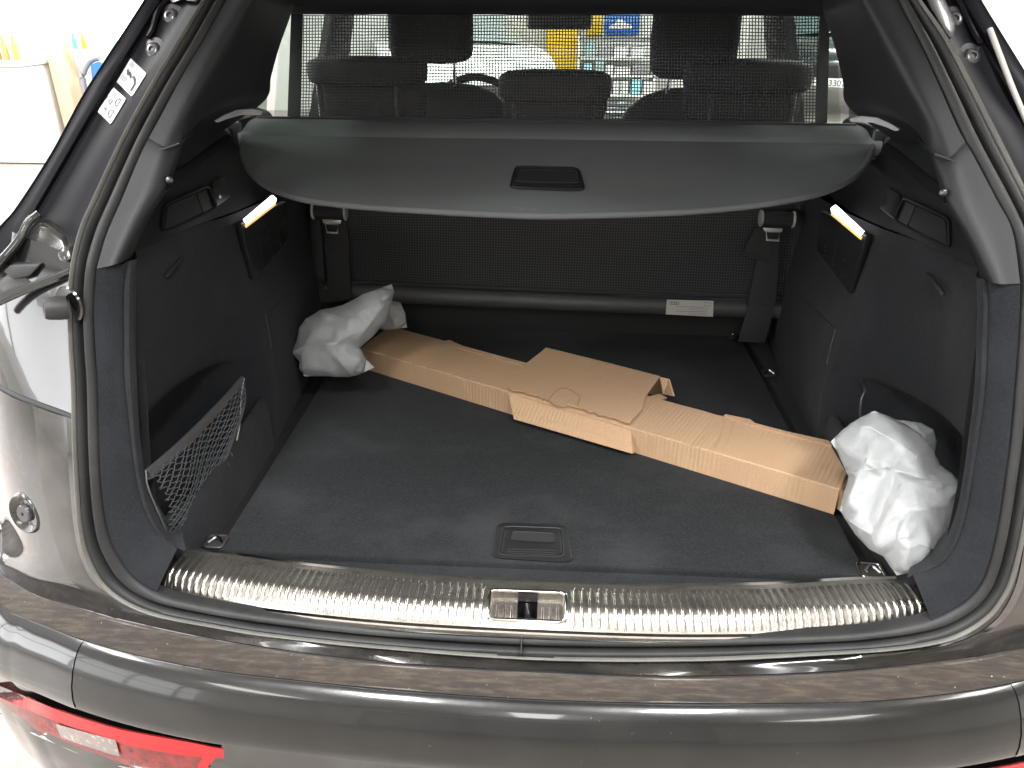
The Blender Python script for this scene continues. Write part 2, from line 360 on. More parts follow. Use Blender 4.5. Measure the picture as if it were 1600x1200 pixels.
# left of the car: column, counter, window frame, goods
colm = obj('beige_column', boxes('beige_column', [((-4.86, 7.02, 2.1), (.15, .2, 4.2))], .01), M['beige'], label='pale beige column between the white counter and the blue framed window', cat='column')
ct = thing('white_counter', 'overexposed white counter standing along the far left wall', 'counter', (-5.9, 6.8, 0))
child('cabinet', boxes('counter_cabinet', [((-6.0, 6.85, .45), (2.0, .5, .88))], .01), M['white'], ct)
child('worktop', boxes('counter_top', [((-6.0, 6.83, .915), (2.05, .56, .04))], .008), M['white'], ct)
obj('blue_cloth', boxes('blue_cloth', [((-5.75, 6.75, .97), (.55, .12, .05)), ((-5.6, 6.73, 1.0), (.2, .1, .06))], .015), M['cyan'], label='blue cloth lying on the white counter', cat='cloth')
for k, xx in enumerate((-5.3, -5.22, -5.12)):
    obj('spray_bottle', lathe('spray_bottle', (xx, 6.75, .94), (0, 0, 1), [(0, 0), (.03, 0), (.03, .12), (.012, .16), (.015, .2), (0, .21)], 12), M['orange'], label=['short red bottle furthest left of the three on the white counter', 'orange bottle standing in the middle of three on the white counter', 'orange bottle nearest the beige column on the white counter'][k], cat='bottle', group='bottles on the white counter')
fr = thing('framed_window', 'white window with pale blue frame behind the left pillar', 'window', (-3.97, 7.12, 1.06))
child('pane', boxes('bw_pane', [((-3.97, 7.12, 1.7), (.66, .02, 1.26))]), M['windowlight'], fr)
child('frame', boxes('bw_frame', [((-4.32, 7.11, 1.7), (.05, .05, 1.36)), ((-3.97, 7.11, 2.36), (.65, .05, .05)), ((-3.97, 7.11, 1.045), (.65, .05, .05)), ((-3.62, 7.11, 1.7), (.05, .05, 1.36))]), M['cyan'], fr)
vac = thing('hose_trolley', 'small blue and grey hose trolley against the white wall', 'trolley', (-4.5, 6.95, 0))
child('hose', tube('hose', splL([V(-4.62, 6.9, .1), V(-4.62, 6.9, .6), V(-4.6, 6.9, .8), V(-4.5, 6.9, .93), V(-4.4, 6.9, .96)], 20), .03, 8), M['grey'], vac)
child('tank', lathe('hose_tank', (-4.42, 6.9, 0), (0, 0, 1), [(0, 0), (.08, 0), (.09, .05), (.09, .75), (.07, .9), (0, .92)], 16), M['blue'], vac)
for k, (xx, mm, nm) in enumerate(((-4.66, 'teal', 'teal'), (-4.57, 'yellow', 'yellow'), (-4.48, 'grey', 'grey'))):
    obj('wall_bottle', lathe('wall_bottle', (xx, 6.98, 1.03), (0, 0, 1), [(0, 0), (.02, 0), (.02, .07), (.008, .1), (.01, .13), (0, .135)], 12), M[mm], label='%s bottle on the little shelf beside the beige column' % nm, cat='bottle')
obj('wall_shelf', boxes('wall_shelf', [((-4.57, 7.0, 1.02), (.3, .1, .015))], .002), M['white'], label='little white shelf right of the beige column', cat='shelf')

# ahead of the car
ys = P(878, 60, Y=10.4)
yb = thing('yellow_post', 'tall yellow painted post seen between the front seats', 'post', (ys.x, 10.4, 0))
child('shaft', boxes('post_shaft', [((ys.x, 10.4, 2.1), (.41, .3, 4.2))], .01), M['yellow'], yb)
y2 = P(929, 36, Y=10.6)
obj('yellow_sign', boxes('yellow_sign', [((y2.x, 10.75, 1.35), (.2, .04, .6))], .004), M['yellow'], label='small yellow sign beside the blue sign on the far wall', cat='sign')
b2 = P(972, 36, Y=10.75)
bs = thing('blue_sign', 'blue sign with a white car picture on the far wall', 'sign', (b2.x, 10.75, 1.3))
child('board', boxes('sign_board', [((b2.x, 10.77, 1.3), (.47, .03, .5))], .004), M['blue'], bs)
child('symbol', slab('sign_symbol', [V(b2.x+a, 10.745, 1.12+b) for a, b in ((-.17, 0), (.15, 0), (.14, .05), (.06, .07), (.0, .12), (-.07, .12), (-.1, .06), (-.17, .05))], (0, 1, 0), .01), M['white'], bs)
sh = thing('workshop_shelf', 'white workshop shelf filled with boxes and cans against far wall', 'shelf', (P(960, 90, Y=10.2).x, 10.2, 0))
sx0, sx1 = P(903, 90, Y=10.2).x, P(1022, 90, Y=10.2).x
for z in (.1, .35, .58, .8, 1.02): child('shelf_board', boxes('shelf_board', [(((sx0+sx1)/2, 10.2, z), (sx1-sx0, .5, .03))]), M['grey'] if z > 1 else M['white'], sh)
for x in (sx0, sx1): child('upright', boxes('upright', [((x, 10.2, .52), (.04, .5, 1.04))]), M['white'], sh)
cnt_ = [1]*4
for r_, z in enumerate((.12, .365, .595, .815)):
    x = sx0+.08
    while x < sx1-.12:
        ww = random.uniform(.07, .2); hh = random.uniform(.09, .19)
        mm = random.choice(['palebox', 'white', 'cyan', 'white', 'white', 'grey', 'palebox'])
        nm = {'teal': 'teal', 'white': 'white', 'blue': 'blue', 'grey': 'grey', 'redp': 'red', 'palebox': 'dusty teal', 'cyan': 'pale blue'}[mm]
        obj('storage_box', boxes('storage_box', [((x+ww/2, 10.1, z+hh/2), (ww, .25, hh))], .006), M[mm], label='%s box, %s from the left on the %s board of the far shelf' % (nm, ['first', 'second', 'third', 'fourth', 'fifth', 'sixth', 'seventh', 'eighth', 'ninth', 'tenth', 'eleventh', 'twelfth'][cnt_[r_]-1], ['lowest', 'second', 'third', 'fourth'][r_]), cat='box', group='boxes on the far shelf'); cnt_[r_] += 1
        x += ww+random.uniform(.01, .05)
def vehicle(name, label, x, y, rot, m, plate=None, gm='carglass'):
    t = thing(name, label, 'car', (x, y, 0)); t.rotation_euler = (0, 0, rot)
    W = [(.0, .35, .84), (.0, .75, .88), (.02, .95, .87)]
    def sec(yy, zlo, zs, ws): return [V(-ws*.96, yy, zlo), V(-ws, yy, zlo+.25), V(-ws, yy, zs-.08), V(-ws*.93, yy, zs), V(0, yy, zs+.03), V(ws*.93, yy, zs), V(ws, yy, zs-.08), V(ws, yy, zlo+.25), V(ws*.96, yy, zlo)]
    st = [(-2.2, .4, .62, .76), (-2.1, .3, .82, .84), (-1.6, .25, .95, .9), (-.7, .22, 1.0, .91), (.8, .22, 1.0, .91), (1.7, .25, .98, .9), (2.1, .3, .9, .86), (2.2, .4, .7, .8)]
    o = obj('body', loft('vehicle_body', [sec(*s) for s in st], 24, 3), m, t)
    rf = [(-.95, 1.0, 1.02, .8), (-.4, 1.0, 1.32, .72), (.1, 1.0, 1.42, .68), (.9, 1.0, 1.42, .68), (1.5, 1.0, 1.3, .7), (1.95, 1.0, 1.02, .76)]
    obj('cabin', loft('vehicle_cabin', [[V(-b, yy, zl), V(-b+.02, yy, (zl+zs)/2), V(-b*.86, yy, zs), V(0, yy, zs+.04), V(b*.86, yy, zs), V(b-.02, yy, (zl+zs)/2), V(b, yy, zl)] for yy, zl, zs, b in rf], 20, 3), M[gm], t)
    obj('roof', loft('vehicle_roof', [[V(-a, yy, z), V(0, yy, z+.045), V(a, yy, z)] for yy, z, a in ((-.35, 1.35, .6), (.1, 1.44, .6), (.9, 1.44, .6), (1.45, 1.33, .6))], 12, 3), m, t)
    for sx in (-.8, .8):
        for yy in (-1.35, 1.35):
            wv = obj('wheel', lathe('wheel', (sx, yy, .33), (1 if sx > 0 else -1, 0, 0), [(0, .02), (.2, .04), (.22, .1), (.32, .11), (.33, .06), (.33, -.1), (0, -.1)], 24), M['tyre'], t)
            obj('rim', lathe('rim', (sx, yy, .33), (1 if sx > 0 else -1, 0, 0), [(0, .05), (.05, .07), (.19, .06), (.21, .105), (.2, .1)], 20), M['grey'], wv)
        obj('headlight', boxes('headlight', [((sx*.82, -2.13, .7), (.3, .12, .12))], .03), M['white'], t)
    obj('grille', boxes('grille', [((0, -2.2, .62), (.8, .05, .16))], .01), M['tyre'], t)
    pl = obj('number_plate', boxes('number_plate', [((0, -2.235, .48), (.5, .015, .11))], .003), M['white'], t)
    if plate:
        cu = bpy.data.curves.new('plate_text', 'FONT'); cu.body = plate; cu.size = .11; cu.align_x = 'CENTER'; cu.extrude = .002; cu.materials.append(M['ink'])
        tt = obj('plate_text', fontmesh(cu), None, pl); tt.location = (0, -2.246, .44); tt.rotation_euler = (R(90), 0, 0)
    return t
_pc = P(1303, 127, Z=.50)
vehicle('parked_car', 'dark green car with front number plate behind the right quarter window', _pc.x+2.235*math.sin(R(-14))*-1, _pc.y+2.235*math.cos(R(-14)), R(-14), M['darkcar'], 'F 3302')
vehicle('parked_car', 'white car standing far ahead and seen past the steering wheel', -1.35, 9.5, R(14), M['white'], None, 'paleglass')
vehicle('parked_car', 'silver car half hidden behind the right roof pillar', 4.9, 3.4, R(5), M['silver'])

# ------------------------------------------------------------------ the car
car = thing('open_suv', 'black SUV seen from behind with its tailgate open and boot exposed', 'car', (0, 0, 0))
SIDES = (-1, 1)
def sd(pts, s): return pts if s < 0 else mir(pts)
def sdm(me, s):
    if s < 0: return me
    m2 = me.copy()
    for v in m2.vertices: v.co.x = -v.co.x
    m2.flip_normals(); return m2
def both(name, me, m, parent=car, **k):
    return [child(name, sdm(me, s), m, parent, **k) for s in SIDES]

SO = [(345, -45), (322, 0), (280, 70), (240, 135), (192, 222), (150, 312), (129, 360), (115, 420), (111, 480), (112, 540), (116, 600), (118, 690), (121, 750), (125, 810), (133, 857), (150, 897), (168, 919), (192, 937), (225, 953), (264, 964), (330, 976), (420, 991), (600, 1010), (831, 1027)]
SI = [(378, -45), (353, 0), (315, 70), (276, 135), (230, 222), (190, 312), (166, 368), (151, 420), (147, 480), (149, 540), (153, 600), (155, 690), (158, 750), (164, 805), (175, 848), (196, 884), (212, 903), (232, 917), (262, 930), (305, 940), (370, 952), (450, 963), (612, 980), (833, 991)]
so = [G(*p, off=-.004) for p in SO]; si = [G(*p, off=-.004) for p in SI]
for k in (-1,): so[k].x = 0; si[k].x = 0
def ribbon(name, a, b, prof, n=220, smooth=True):
    A = spl(a, n); B = spl(b, n); rows = []
    for (t, h) in prof:
        row = []
        for i in range(n):
            tg = (A[min(n-1, i+1)]-A[max(0, i-1)]).normalized(); wv = (B[i]-A[i]); nm = tg.cross(wv).normalized()
            if nm.y > 0 or (abs(nm.y) < .2 and nm.z < 0): nm = -nm
            row.append(A[i]+wv*t+nm*h)
        rows.append(row)
    return gridmesh(name, rows, smooth, 60)
SOR = [(1410, -45), (1432, 0), (1475, 62), (1512, 130), (1555, 215), (1600, 305), (1622, 360), (1634, 420), (1638, 480), (1636, 540), (1630, 600), (1620, 690), (1611, 750), (1602, 805), (1592, 857), (1579, 905), (1566, 932), (1547, 958), (1515, 982), (1478, 998), (1413, 1010), (1313, 1018), (1080, 1029)]
SIR = [(1385, -45), (1402, 0), (1437, 70), (1470, 140), (1510, 228), (1556, 310), (1582, 362), (1594, 420), (1593, 480), (1589, 540), (1585, 600), (1577, 690), (1569, 750), (1561, 805), (1550, 860), (1536, 903), (1522, 925), (1502, 943), (1470, 960), (1425, 973), (1350, 984), (1250, 990), (1050, 993)]
fso = so+[G(*p, off=-.004) for p in SOR[::-1]]; fsi = si+[G(*p, off=-.004) for p in SIR[::-1]]
seal = child('opening_seal', ribbon('seal_body', fso, fsi, [(.0, -.02), (.04, .0), (.12, .004), (.22, .006), (.32, .004), (.38, -.003), (.42, -.009), (.48, -.009), (.53, .0), (.62, .005), (.74, .005), (.86, .001), (.93, -.004), (1.0, -.016)], 300), M['rubber'], car)
child('lip', ribbon('seal_lip', fso, fsi, [(-.03, -.02), (-.05, .0), (-.02, .007), (.05, .009), (.11, .0075), (.14, .004)], 300), M['rubber_lip'], seal)
sj = G(815, 1008, -.004)
child('joint', boxes('seal_joint', [((sj.x, sj.y-.004, sj.z+.006), (.0015, .03, .018), Matrix.Rotation(R(35), 3, 'X'))], .0005), M['rubber'], seal)

# -- bumper and rear body
L1p = [(0, 886), (18, 907), (60, 931), (120, 948), (180, 966), (300, 993), (420, 1014), (600, 1036), (831, 1050)]
L2p = [(0, 946), (40, 967), (78, 982), (135, 1003), (210, 1024), (300, 1043), (390, 1056), (480, 1066), (600, 1078), (831, 1094)]
L1 = [P(*p, Z=.635) for p in L1p]; L2 = [P(*p, Z=.63) for p in L2p]; L1[-1].x = 0; L2[-1].x = 0
A = [G(*p) for p in [(116, 655), (120, 740), (126, 815), (134, 860), (150, 897), (168, 919), (192, 937), (225, 953), (264, 964), (330, 976), (420, 991), (600, 1010), (831, 1027)]]; A[-1].x = 0
B = [V(-.90, .21, .985), V(-.92, .19, .85), V(-.915, .17, .74), V(-.90, .135, .66)]+L1
Mid = []
for i, (a, b) in enumerate(zip(A, B)):
    m = a.lerp(b, .5); wgt = max(0, 1-i/6); m += V(-.01, -.035, .0)*wgt; Mid.append(m)
A0 = [a+V(.0, .03, .0) for a in A]
body_me = loft('rear_body', [full(A0), full(A), full(Mid), full(B)], 200, 4)
bumper = child('bumper', body_me, M['lip'], car)
B2 = [V(-.985, .32, .637), V(-.938, .15, .636)]+L1; C2 = [V(-1.04, .32, .633), V(-.94, .095, .631)]+L2[:7]+L2[8:]
def outw(c):
    o = []
    for i in range(len(c)):
        t = (c[min(len(c)-1, i+1)]-c[max(0, i-1)]); t.z = 0; t.normalize(); n = V(t.y, -t.x, 0)
        if n.y > 0 and abs(n.y) > .3: n = -n
        if n.x*c[i].x < 0 and abs(c[i].x) > .3: n = -n
        o.append(n)
    return o
fB2, fC2 = spl(full(B2), 240), spl(full(C2), 240)
on = outw(fC2)
def offc(dx, dz): return [p+n*dx+V(0, 0, dz) for p, n in zip(fC2, on)]
ledge_rows = []
for t, h in ((0, 0), (.04, -.0025), (.1, -.003), (.5, -.002), (.9, -.001), (1, .0006)):
    ledge_rows.append([a.lerp(b, t)+V(0, 0, h) for a, b in zip(fB2, fC2)])
child('ledge', gridmesh('ledge', ledge_rows, True, 60), M['dirt'], bumper)
face_rows = [offc(a, b) for a, b in ((0, .0006), (.004, -.001), (.010, -.0045), (.019, -.014), (.029, -.031), (.038, -.053), (.0425, -.074), (.043, -.089), (.042, -.094))]
facel = child('protective_film', gridmesh('bumper_film', face_rows, True, 60), M['film'], bumper)
low = gridmesh('bumper_lower', [offc(a, b) for a, b in ((.042, -.094), (.038, -.097), (.028, -.099), (.022, -.102), (.022, -.125), (.023, -.155), (.026, -.19), (.036, -.215), (.03, -.33))], True, 30)
child('lower_skin', low, M['paint'], bumper)
child('edge_bead', tube('edge_bead', [p+V(0, 0, .0005) for p in fC2], .0013, 6), M['paint'], bumper)  # thin glossy tube added to catch a highlight along the ledge's outer edge
child('edge_bead', tube('edge_bead', [p+V(0, 0, .001) for p in fB2], .0015, 6), M['paint'], bumper)  # same added highlight tube on the inner edge
# painted corner outside the film: the film ends at a clear edge
edgepts = [i for i, p in enumerate(fC2) if p.x > -.655][0]
cf = [[r[i]+on[i]*.0012+V(0, 0, .0006) for i in range(0, edgepts)] for r in face_rows]
child('painted_corner', gridmesh('painted_corner', cf, True, 60), M['paint'], bumper)
child('painted_corner', sdm(gridmesh('painted_corner', cf, True, 60), 1), M['paint'], bumper)
# sides: quarter skins above and below the joint
A2 = A[:5]; qme = loft('bumper_side', [[a+V(-.001, -.001, 0) for a in A[:9]], [m+V(-.001, -.002, .001) for m in Mid[:9]], [b+V(-.001, -.001, .0005) for b in B[:9]]], 60, 8)
both('bumper_side', qme, M['paint'], bumper)
Q1 = [G(*p) for p in [(118, 400), (113, 440), (111, 490), (112, 540), (116, 600), (116, 648)]]
Q2 = [V(-.86, .25, 1.22), V(-.875, .22, 1.15), V(-.89, .21, 1.10), V(-.90, .205, 1.05), V(-.905, .205, 1.02), V(-.905, .205, .995)]
Qm = [a.lerp(b, .5)+V(-.01, -.03, 0) for a, b in zip(Q1, Q2)]
qp = loft('quarter_panel', [Q1, Qm, Q2], 40, 8)
quarters = both('quarter_panel', qp, M['paint'], car)
gapc = splL([Q1[-1]+V(0, .004, -.009), Qm[-1]+V(0, .004, -.009), Q2[-1]+V(0, .004, -.009)], 20)
both('panel_gap', tube('panel_gap', gapc, .007, 6), M['rubber_black'], car)
tree = bvh(qme, qp, low, gridmesh('t', face_rows))
# D-pillar paint
pa = [G(*p, off=.006) for p in [(345, -45), (322, 0), (280, 70), (240, 135), (192, 222), (150, 312), (129, 360), (112, 425)]]
pc = [G(*p, off=.03) for p in [(292, -45), (262, 0), (212, 80), (172, 145), (126, 225), (68, 325), (45, 362), (20, 430)]]
pd = [G(*p, off=.012) for p in [(255, -45), (229, 0), (165, 99), (130, 155), (85, 238), (30, 324), (0, 360), (-45, 430)]]
pc2 = [p+V(-.006, -.012, 0) for p in pc]
pe = [p+V(-.02, .16, -.01) for p in pd]
pe0 = [p+V(-.004, .012, 0) for p in pd]
pm = [a.lerp(b, .5)+V(0, .008, 0) for a, b in zip(pa, pc)]
pme = loft('roof_pillar', [pa, pm, pc, pc2, pd, pe0, pe], 60, 3)
pillars = both('roof_pillar', pme, M['paint_clean'], car)
ptree = bvh(pme); 
mp_ = sdm(pme, 1); ptreeR = bvh(mp_)
def bolt(px, py, tr, par, r=.011):
    p, n = hit(tr, px, py); n = (n+V(0, -.3, 0)).normalized()
    b = child('hinge_bolt', lathe('hinge_bolt', p-n*.002, n, [(r*1.7, -.001), (r*1.6, .001), (r*1.0, .0015), (r*.85, .004), (r*.6, .0052), (r*.35, .0054), (r*.3, .003), (0, .003)], 18), M['paint_clean'] if r < .01 else M['grey_bolt'], par)
M['grey_bolt'] = mat('painted_bolt', (.06, .055, .06), .3, .4, .5)
for px, py in ((266, 25), (238, 78)): bolt(px, py, ptree, pillars[0], .0125)
for px, py in ((1492, 30), (1519, 88)): bolt(px, py, ptreeR, pillars[1], .0125)
# hinge arms
for s, tr, par, pts in ((-1, ptree, pillars[0], [(300, -30), (262, 0), (246, 20), (240, 50), (234, 62)]), (1, ptreeR, pillars[1], [(1462, -30), (1500, 6), (1514, 24), (1522, 60), (1530, 72)])):
    path = [hit(tr, *p, off=.004)[0] for p in pts]
    child('hinge_edge', tube('hinge_edge', splL(path, 24), .004, 6), M['paint_clean'], par)
p4 = [hit(ptreeR, *p, off=.006)[0] for p in ((1430, -20), (1462, -20), (1490, 40), (1487, 62), (1478, 64), (1450, 20))]
child('hinge_plate', slab('hinge_plate', p4, (0, 1, 0), .01, .002), M['grey_bolt'], pillars[1])
p4 = [hit(ptree, *p, off=.006)[0] for p in ((322, -30), (290, -30), (262, 0), (272, 10), (288, 4), (312, 8))]
child('hinge_plate', slab('hinge_plate', p4, (0, 1, 0), .01, .002), M['grey_bolt'], pillars[0])
# grimy lamp strip behind the right pillar
strip = [hit(ptreeR, *p, off=.004)[0] for p in ((1545, 48), (1560, 85), (1585, 135), (1612, 195))]
child('side_moulding', tube('side_moulding', splL(strip, 20), .0038, 8), M['labelw'], pillars[1])
# stickers
def sticker(corners, par, marks, name):
    cs = [Vector(c) for c in corners]
    def uv(u, v, h=.0):
        q = cs[0].lerp(cs[1], u).lerp(cs[3].lerp(cs[2], u), v); return hit(ptree, q.x, q.y, .0012+h)[0]
    N_ = 10; rows = []
    for i in range(N_+1):
        u = i/N_; ins = .035 if i in (0, N_) else 0
        rows.append([uv(u, ins+(1-2*ins)*j/N_) for j in range(N_+1)])
    st = child(name, gridmesh('warning_sticker', rows), M['sticker'], par)
    for kind, q, mm in marks:
        if kind == 'p': child('symbol', mesh('symbol', [uv(a, b, .0008) for a, b in q], [tuple(range(len(q)))], False), M[mm], st)
        elif kind == 'l': child('symbol', tube('symbol', [uv(a, b, .0006) for a, b in q], .0004, 4), M[mm], st)
    return st
car_icon = [(-.5, .2), (-.5, -.05), (-.3, -.1), (-.15, -.38), (.2, -.38), (.35, -.1), (.5, -.02), (.5, .2), (-.5, .2)]
def ic(cx, cy, sx, sy, rot=0): return [(cx+(a*math.cos(rot)-b*math.sin(rot))*sx, cy+(a*math.sin(rot)+b*math.cos(rot))*sy) for a, b in car_icon]
# u runs down along the pillar edge, v towards the opening
lines = []
for k in range(3): lines.append(('l', [(.10+.05*k, .15), (.10+.05*k, .36)], 'inkgrey'))
for k in range(3): lines.append(('l', [(.66+.06*k, .12), (.66+.06*k, .40)], 'inkgrey'))
sticker(((204, 91), (182, 128), (207, 152), (230, 116)), pillars[0], lines+[('p', [(.42, .18), (.54, .3), (.5, .4), (.58, .52), (.44, .5), (.36, .36), (.4, .3), (.34, .2)], 'ink'), ('p', [(.36, .58), (.48, .56), (.5, .66), (.62, .78), (.88, .78), (.88, .86), (.58, .87), (.42, .74)], 'ink')], 'warning_sticker')
lines2 = [('l', [(.12+.05*k, .2), (.12+.05*k, .42)], 'inkgrey') for k in range(3)]+[('l', [(.92, .1), (.92, .7)], 'inkgrey')]
lines2 += [('l', ic(.28, .72, .3, .34), 'ink'), ('l', ic(.72, .72, .3, .34), 'ink'), ('l', ic(.44, .35, .16, .3), 'inkgrey'), ('p', [(.74, .2), (.8, .4), (.68, .4)], 'inkgrey')]
sticker(((178, 137), (152, 174), (174, 195), (198, 155)), pillars[0], lines2, 'warning_sticker')
# tail lamp socket region
cl = [G(*p, off=-.002) for p in [(112, 424), (80, 437), (45, 450), (0, 470), (-40, 490)]]
both('lamp_socket_rim', tube('socket_rim', splL(cl, 24), .006, 10), M['paint'], quarters[0])[1].parent = quarters[1]
c2_ = [G(*p, off=.005) for p in [(62, 333), (45, 348), (28, 378), (0, 410), (-30, 440)]]
both('lamp_socket_rim', tube('socket_rim', splL(c2_, 24), .006, 8), M['paint'], quarters[0])[1].parent = quarters[1]
facets = slab('lamp_socket', [G(*p, off=.012) for p in [(-30, 470), (5, 410), (45, 362), (62, 345), (100, 372), (118, 420), (70, 440), (0, 468)]], (0, 1, 0), .05, .006)
fo = both('lamp_socket', facets, M['lip'], quarters[0]); fo[1].parent = quarters[1]
fc = slab('lamp_socket_plug', [G(*p, off=.004) for p in [(3, 424), (15, 414), (64, 412), (46, 432), (20, 438)]], (0, 1, 0), .02, .003)
fo = both('lamp_socket_plug', fc, M['rubber_black'], quarters[0]); fo[1].parent = quarters[1]
fb = slab('corner_tab', [G(*p, off=-.002) for p in [(88, 396), (98, 384), (110, 388), (112, 402), (104, 410), (92, 408)]], (0, 1, 0), .02, .003)
fo = both('corner_tab', fb, M['lip'], quarters[0]); fo[1].parent = quarters[1]
# tailgate stop buffer
p0 = P(104, 480, Y=.055); axv = V(-.75, -.62, .12)
fo = both('stop_flange', lathe('stop_flange', p0-V(0, -.012, 0), V(-.35, -.93, .1), [(0, 0), (.022, 0), (.025, .004), (.023, .006), (.019, .004), (0, .004)], 28), M['paint'], quarters[0]); fo[1].parent = quarters[1]
fo = both('rubber_stop', lathe('rubber_stop', p0, axv, [(0, 0), (.0155, 0), (.016, .008), (.0145, .022), (.0125, .026), (.008, .0262), (.004, .024), (0, .024)], 28), M['rubber_black'], quarters[0]); fo[1].parent = quarters[1]
# round recess low on the bumper side
p0, n0 = hit(tree, 42, 801); n0 = (n0+V(.1, -.25, .1)).normalized()
for s in SIDES:
    q = V(p0.x*(-s), p0.y, p0.z); nn = V(n0.x*(-s), n0.y, n0.z)
    dk = child('tow_recess', lathe('recess', q-nn*.004, nn, [(0, .002), (.018, .002), (.026, .009), (.029, .0105), (.031, .009), (.033, .003)], 30), M['lip'], bumper)
    child('bolt', lathe('recess_bolt', q, nn, [(.014, -.004), (.014, .005), (.012, .007), (.003, .007), (.002, .004), (0, .004)], 24), M['grey_bolt'], bumper)
# rear lamp in the bumper
ltree = bvh(low)
def lampsurf(px, py, off):
    def at_(u, z):
        k = min(len(fC2)-2, int(u)); t = u-k
        return fC2[k].lerp(fC2[k+1], t)+on[k].lerp(on[k+1], t)*(.030+off)+V(0, 0, z)
    def err(u, z):
        v = at_(u, z)-CAM; q = v.dot(_F); return (800+FPX*v.dot(_R)/q-px)**2+(600-FPX*v.dot(_U)/q-py)**2
    u, z = min(((a, -.02-.01*b) for a in range(0, 122, 2) for b in range(30)), key=lambda q: err(*q)); du, dz = 1.0, .005
    for _ in range(40):
        c = min(((u+a*du, z+b*dz) for a in (-1, 0, 1) for b in (-1, 0, 1) if u+a*du >= 0), key=lambda q: err(*q))
        if c == (u, z): du *= .5; dz *= .5
        u, z = c
    return at_(u, z)
top = [(-15, 1064), (0, 1072), (50, 1092), (95, 1110), (150, 1128), (202, 1142), (285, 1157), (349, 1169)]
midl = [(-15, 1080), (0, 1088), (50, 1112), (95, 1132), (150, 1150), (202, 1164), (285, 1178), (339, 1180)]
bot = [(-15, 1105), (0, 1114), (47, 1139), (90, 1158), (133, 1176), (200, 1196), (270, 1212), (318, 1206)]
def wr(pts, off): return [lampsurf(*p, off) for p in pts]
for s in SIDES:
    lamp = child('rear_lamp', sdm(loft('rear_lamp', [wr(bot, .0), wr(bot, .003), wr(midl, .004), wr(top, .003), wr(top, .0)], 50, 2, True, 60), s), M['darkred'], car, label='wide red rear lamp low in the bumper')
    tb = [((a[0]+0, a[1]+1)) for a in top]; tm = [(p[0], p[1]+(q[1]-p[1])*.42) for p, q in zip(top, bot)]
    child('red_band', sdm(loft('red_band', [wr(tm, .0055), wr(tb, .005)], 50), s), M['red'], lamp)
    ins = [[(87, 1131), (110, 1137.5), (135, 1144.5), (160, 1151), (180, 1156)], [(91, 1142), (113, 1149), (138, 1156), (163, 1163), (184, 1169)], [(95, 1152), (116, 1160), (140, 1168), (165, 1176), (187, 1182)]]
    child('reversing_lens', sdm(gridmesh('reversing_lens', [wr(q, .0062) for q in ins]), s), M['clearlens'], lamp)
    tip = [[(322, 1166), (335, 1168), (349, 1170)], [(316, 1183), (328, 1184), (336, 1185)], [(308, 1199), (315, 1201), (322, 1202)]]
    child('red_tip', sdm(gridmesh('red_tip', [wr(q, .0066) for q in tip]), s), M['red'], lamp)
    child('bright_line', sdm(tube('bright_line', splL(wr([(x, y+4) for x, y in bot], .004), 40), .0015, 6), s), M['chrome'], lamp)
# the open tailgate overhead
tg = [[V(x*(.62+.08*t), .52-.98*t, 1.60+.52*t+.02*math.cos(x*1.5)) for x in (-1, -.5, 0, .5, 1)] for t in (0, .25, .5, .75, 1)]
bt = [[p+V(0, .02, .05) for p in r] for r in tg]
tgm = child('tailgate', loft('tailgate_inner', tg, 24, 3), M['gate_trim'], car)
child('outer_skin', loft('tailgate_outer', bt, 24, 3), M['paint'], tgm)
child('outer_skin', slab('tailgate_edge', [V(-.7, -.46, 2.12), V(.7, -.46, 2.12), V(.62, -.52, 2.07), V(-.62, -.52, 2.07)], (0, .3, 1), .05, .01), M['paint'], tgm)
child('roof', loft('roof_skin', [[V(-.62, .5, 1.60), V(-.3, .48, 1.635), V(0, .47, 1.645), V(.3, .48, 1.635), V(.62, .5, 1.6)], [V(-.62, 1.4, 1.62), V(-.3, 1.4, 1.665), V(0, 1.4, 1.67), V(.3, 1.4, 1.665), V(.62, 1.4, 1.62)], [V(-.58, 2.5, 1.5), V(-.3, 2.5, 1.53), V(0, 2.5, 1.535), V(.3, 2.5, 1.53), V(.58, 2.5, 1.5)]], 24, 4), M['paint_clean'], car)

# -- sill plate with its ribs
Fp = [(243, 921), (300, 934), (360, 945), (480, 961), (600, 973), (700, 980), (833, 986.5)]
Bp = [(276, 857), (320, 862), (375, 868), (485, 884), (602, 895), (700, 903), (832, 909)]
Fw = [P(*p, Z=.680) for p in Fp]; Bw = [P(*p, Z=.703) for p in Bp]; Fw[-1].x = 0; Bw[-1].x = 0
NS = 200
FS, BS = splL(full(Fw), NS), splL(full(Bw), NS)
def sillp(u, v, h=0):
    k = u*(NS-1); i = min(int(k), NS-2); t = k-i
    a = FS[i].lerp(FS[i+1], t); b = BS[i].lerp(BS[i+1], t); p = a.lerp(b, v); s = min(1, v/.42)
    p.z = .680+.023*math.sin(s*math.pi/2)+h; return p
LU0, LU1 = .4415, .5385
LV0, LV1 = .12, .72
def sillgrid(u0, u1, v0, v1, nu, nv, h=0): return [[sillp(u0+(u1-u0)*i/nu, v0+(v1-v0)*j/nv, h) for i in range(nu+1)] for j in range(nv+1)]
sm = [gridmesh('a', sillgrid(0, LU0, 0, 1, 60, 16)), gridmesh('a', sillgrid(LU1, 1, 0, 1, 60, 16)), gridmesh('a', sillgrid(LU0, LU1, LV1, 1, 10, 6)), gridmesh('a', sillgrid(LU0, LU1, 0, LV0, 10, 3))]
sill = child('sill_plate', join('sill_plate', sm)[2], M['steel'], car)
edge_rows = [[sillp(i/120, 1, h)+V(0, d, 0) for i in range(121)] for d, h in ((0, 0), (.004, .0015), (.007, -.001), (.007, -.02))]
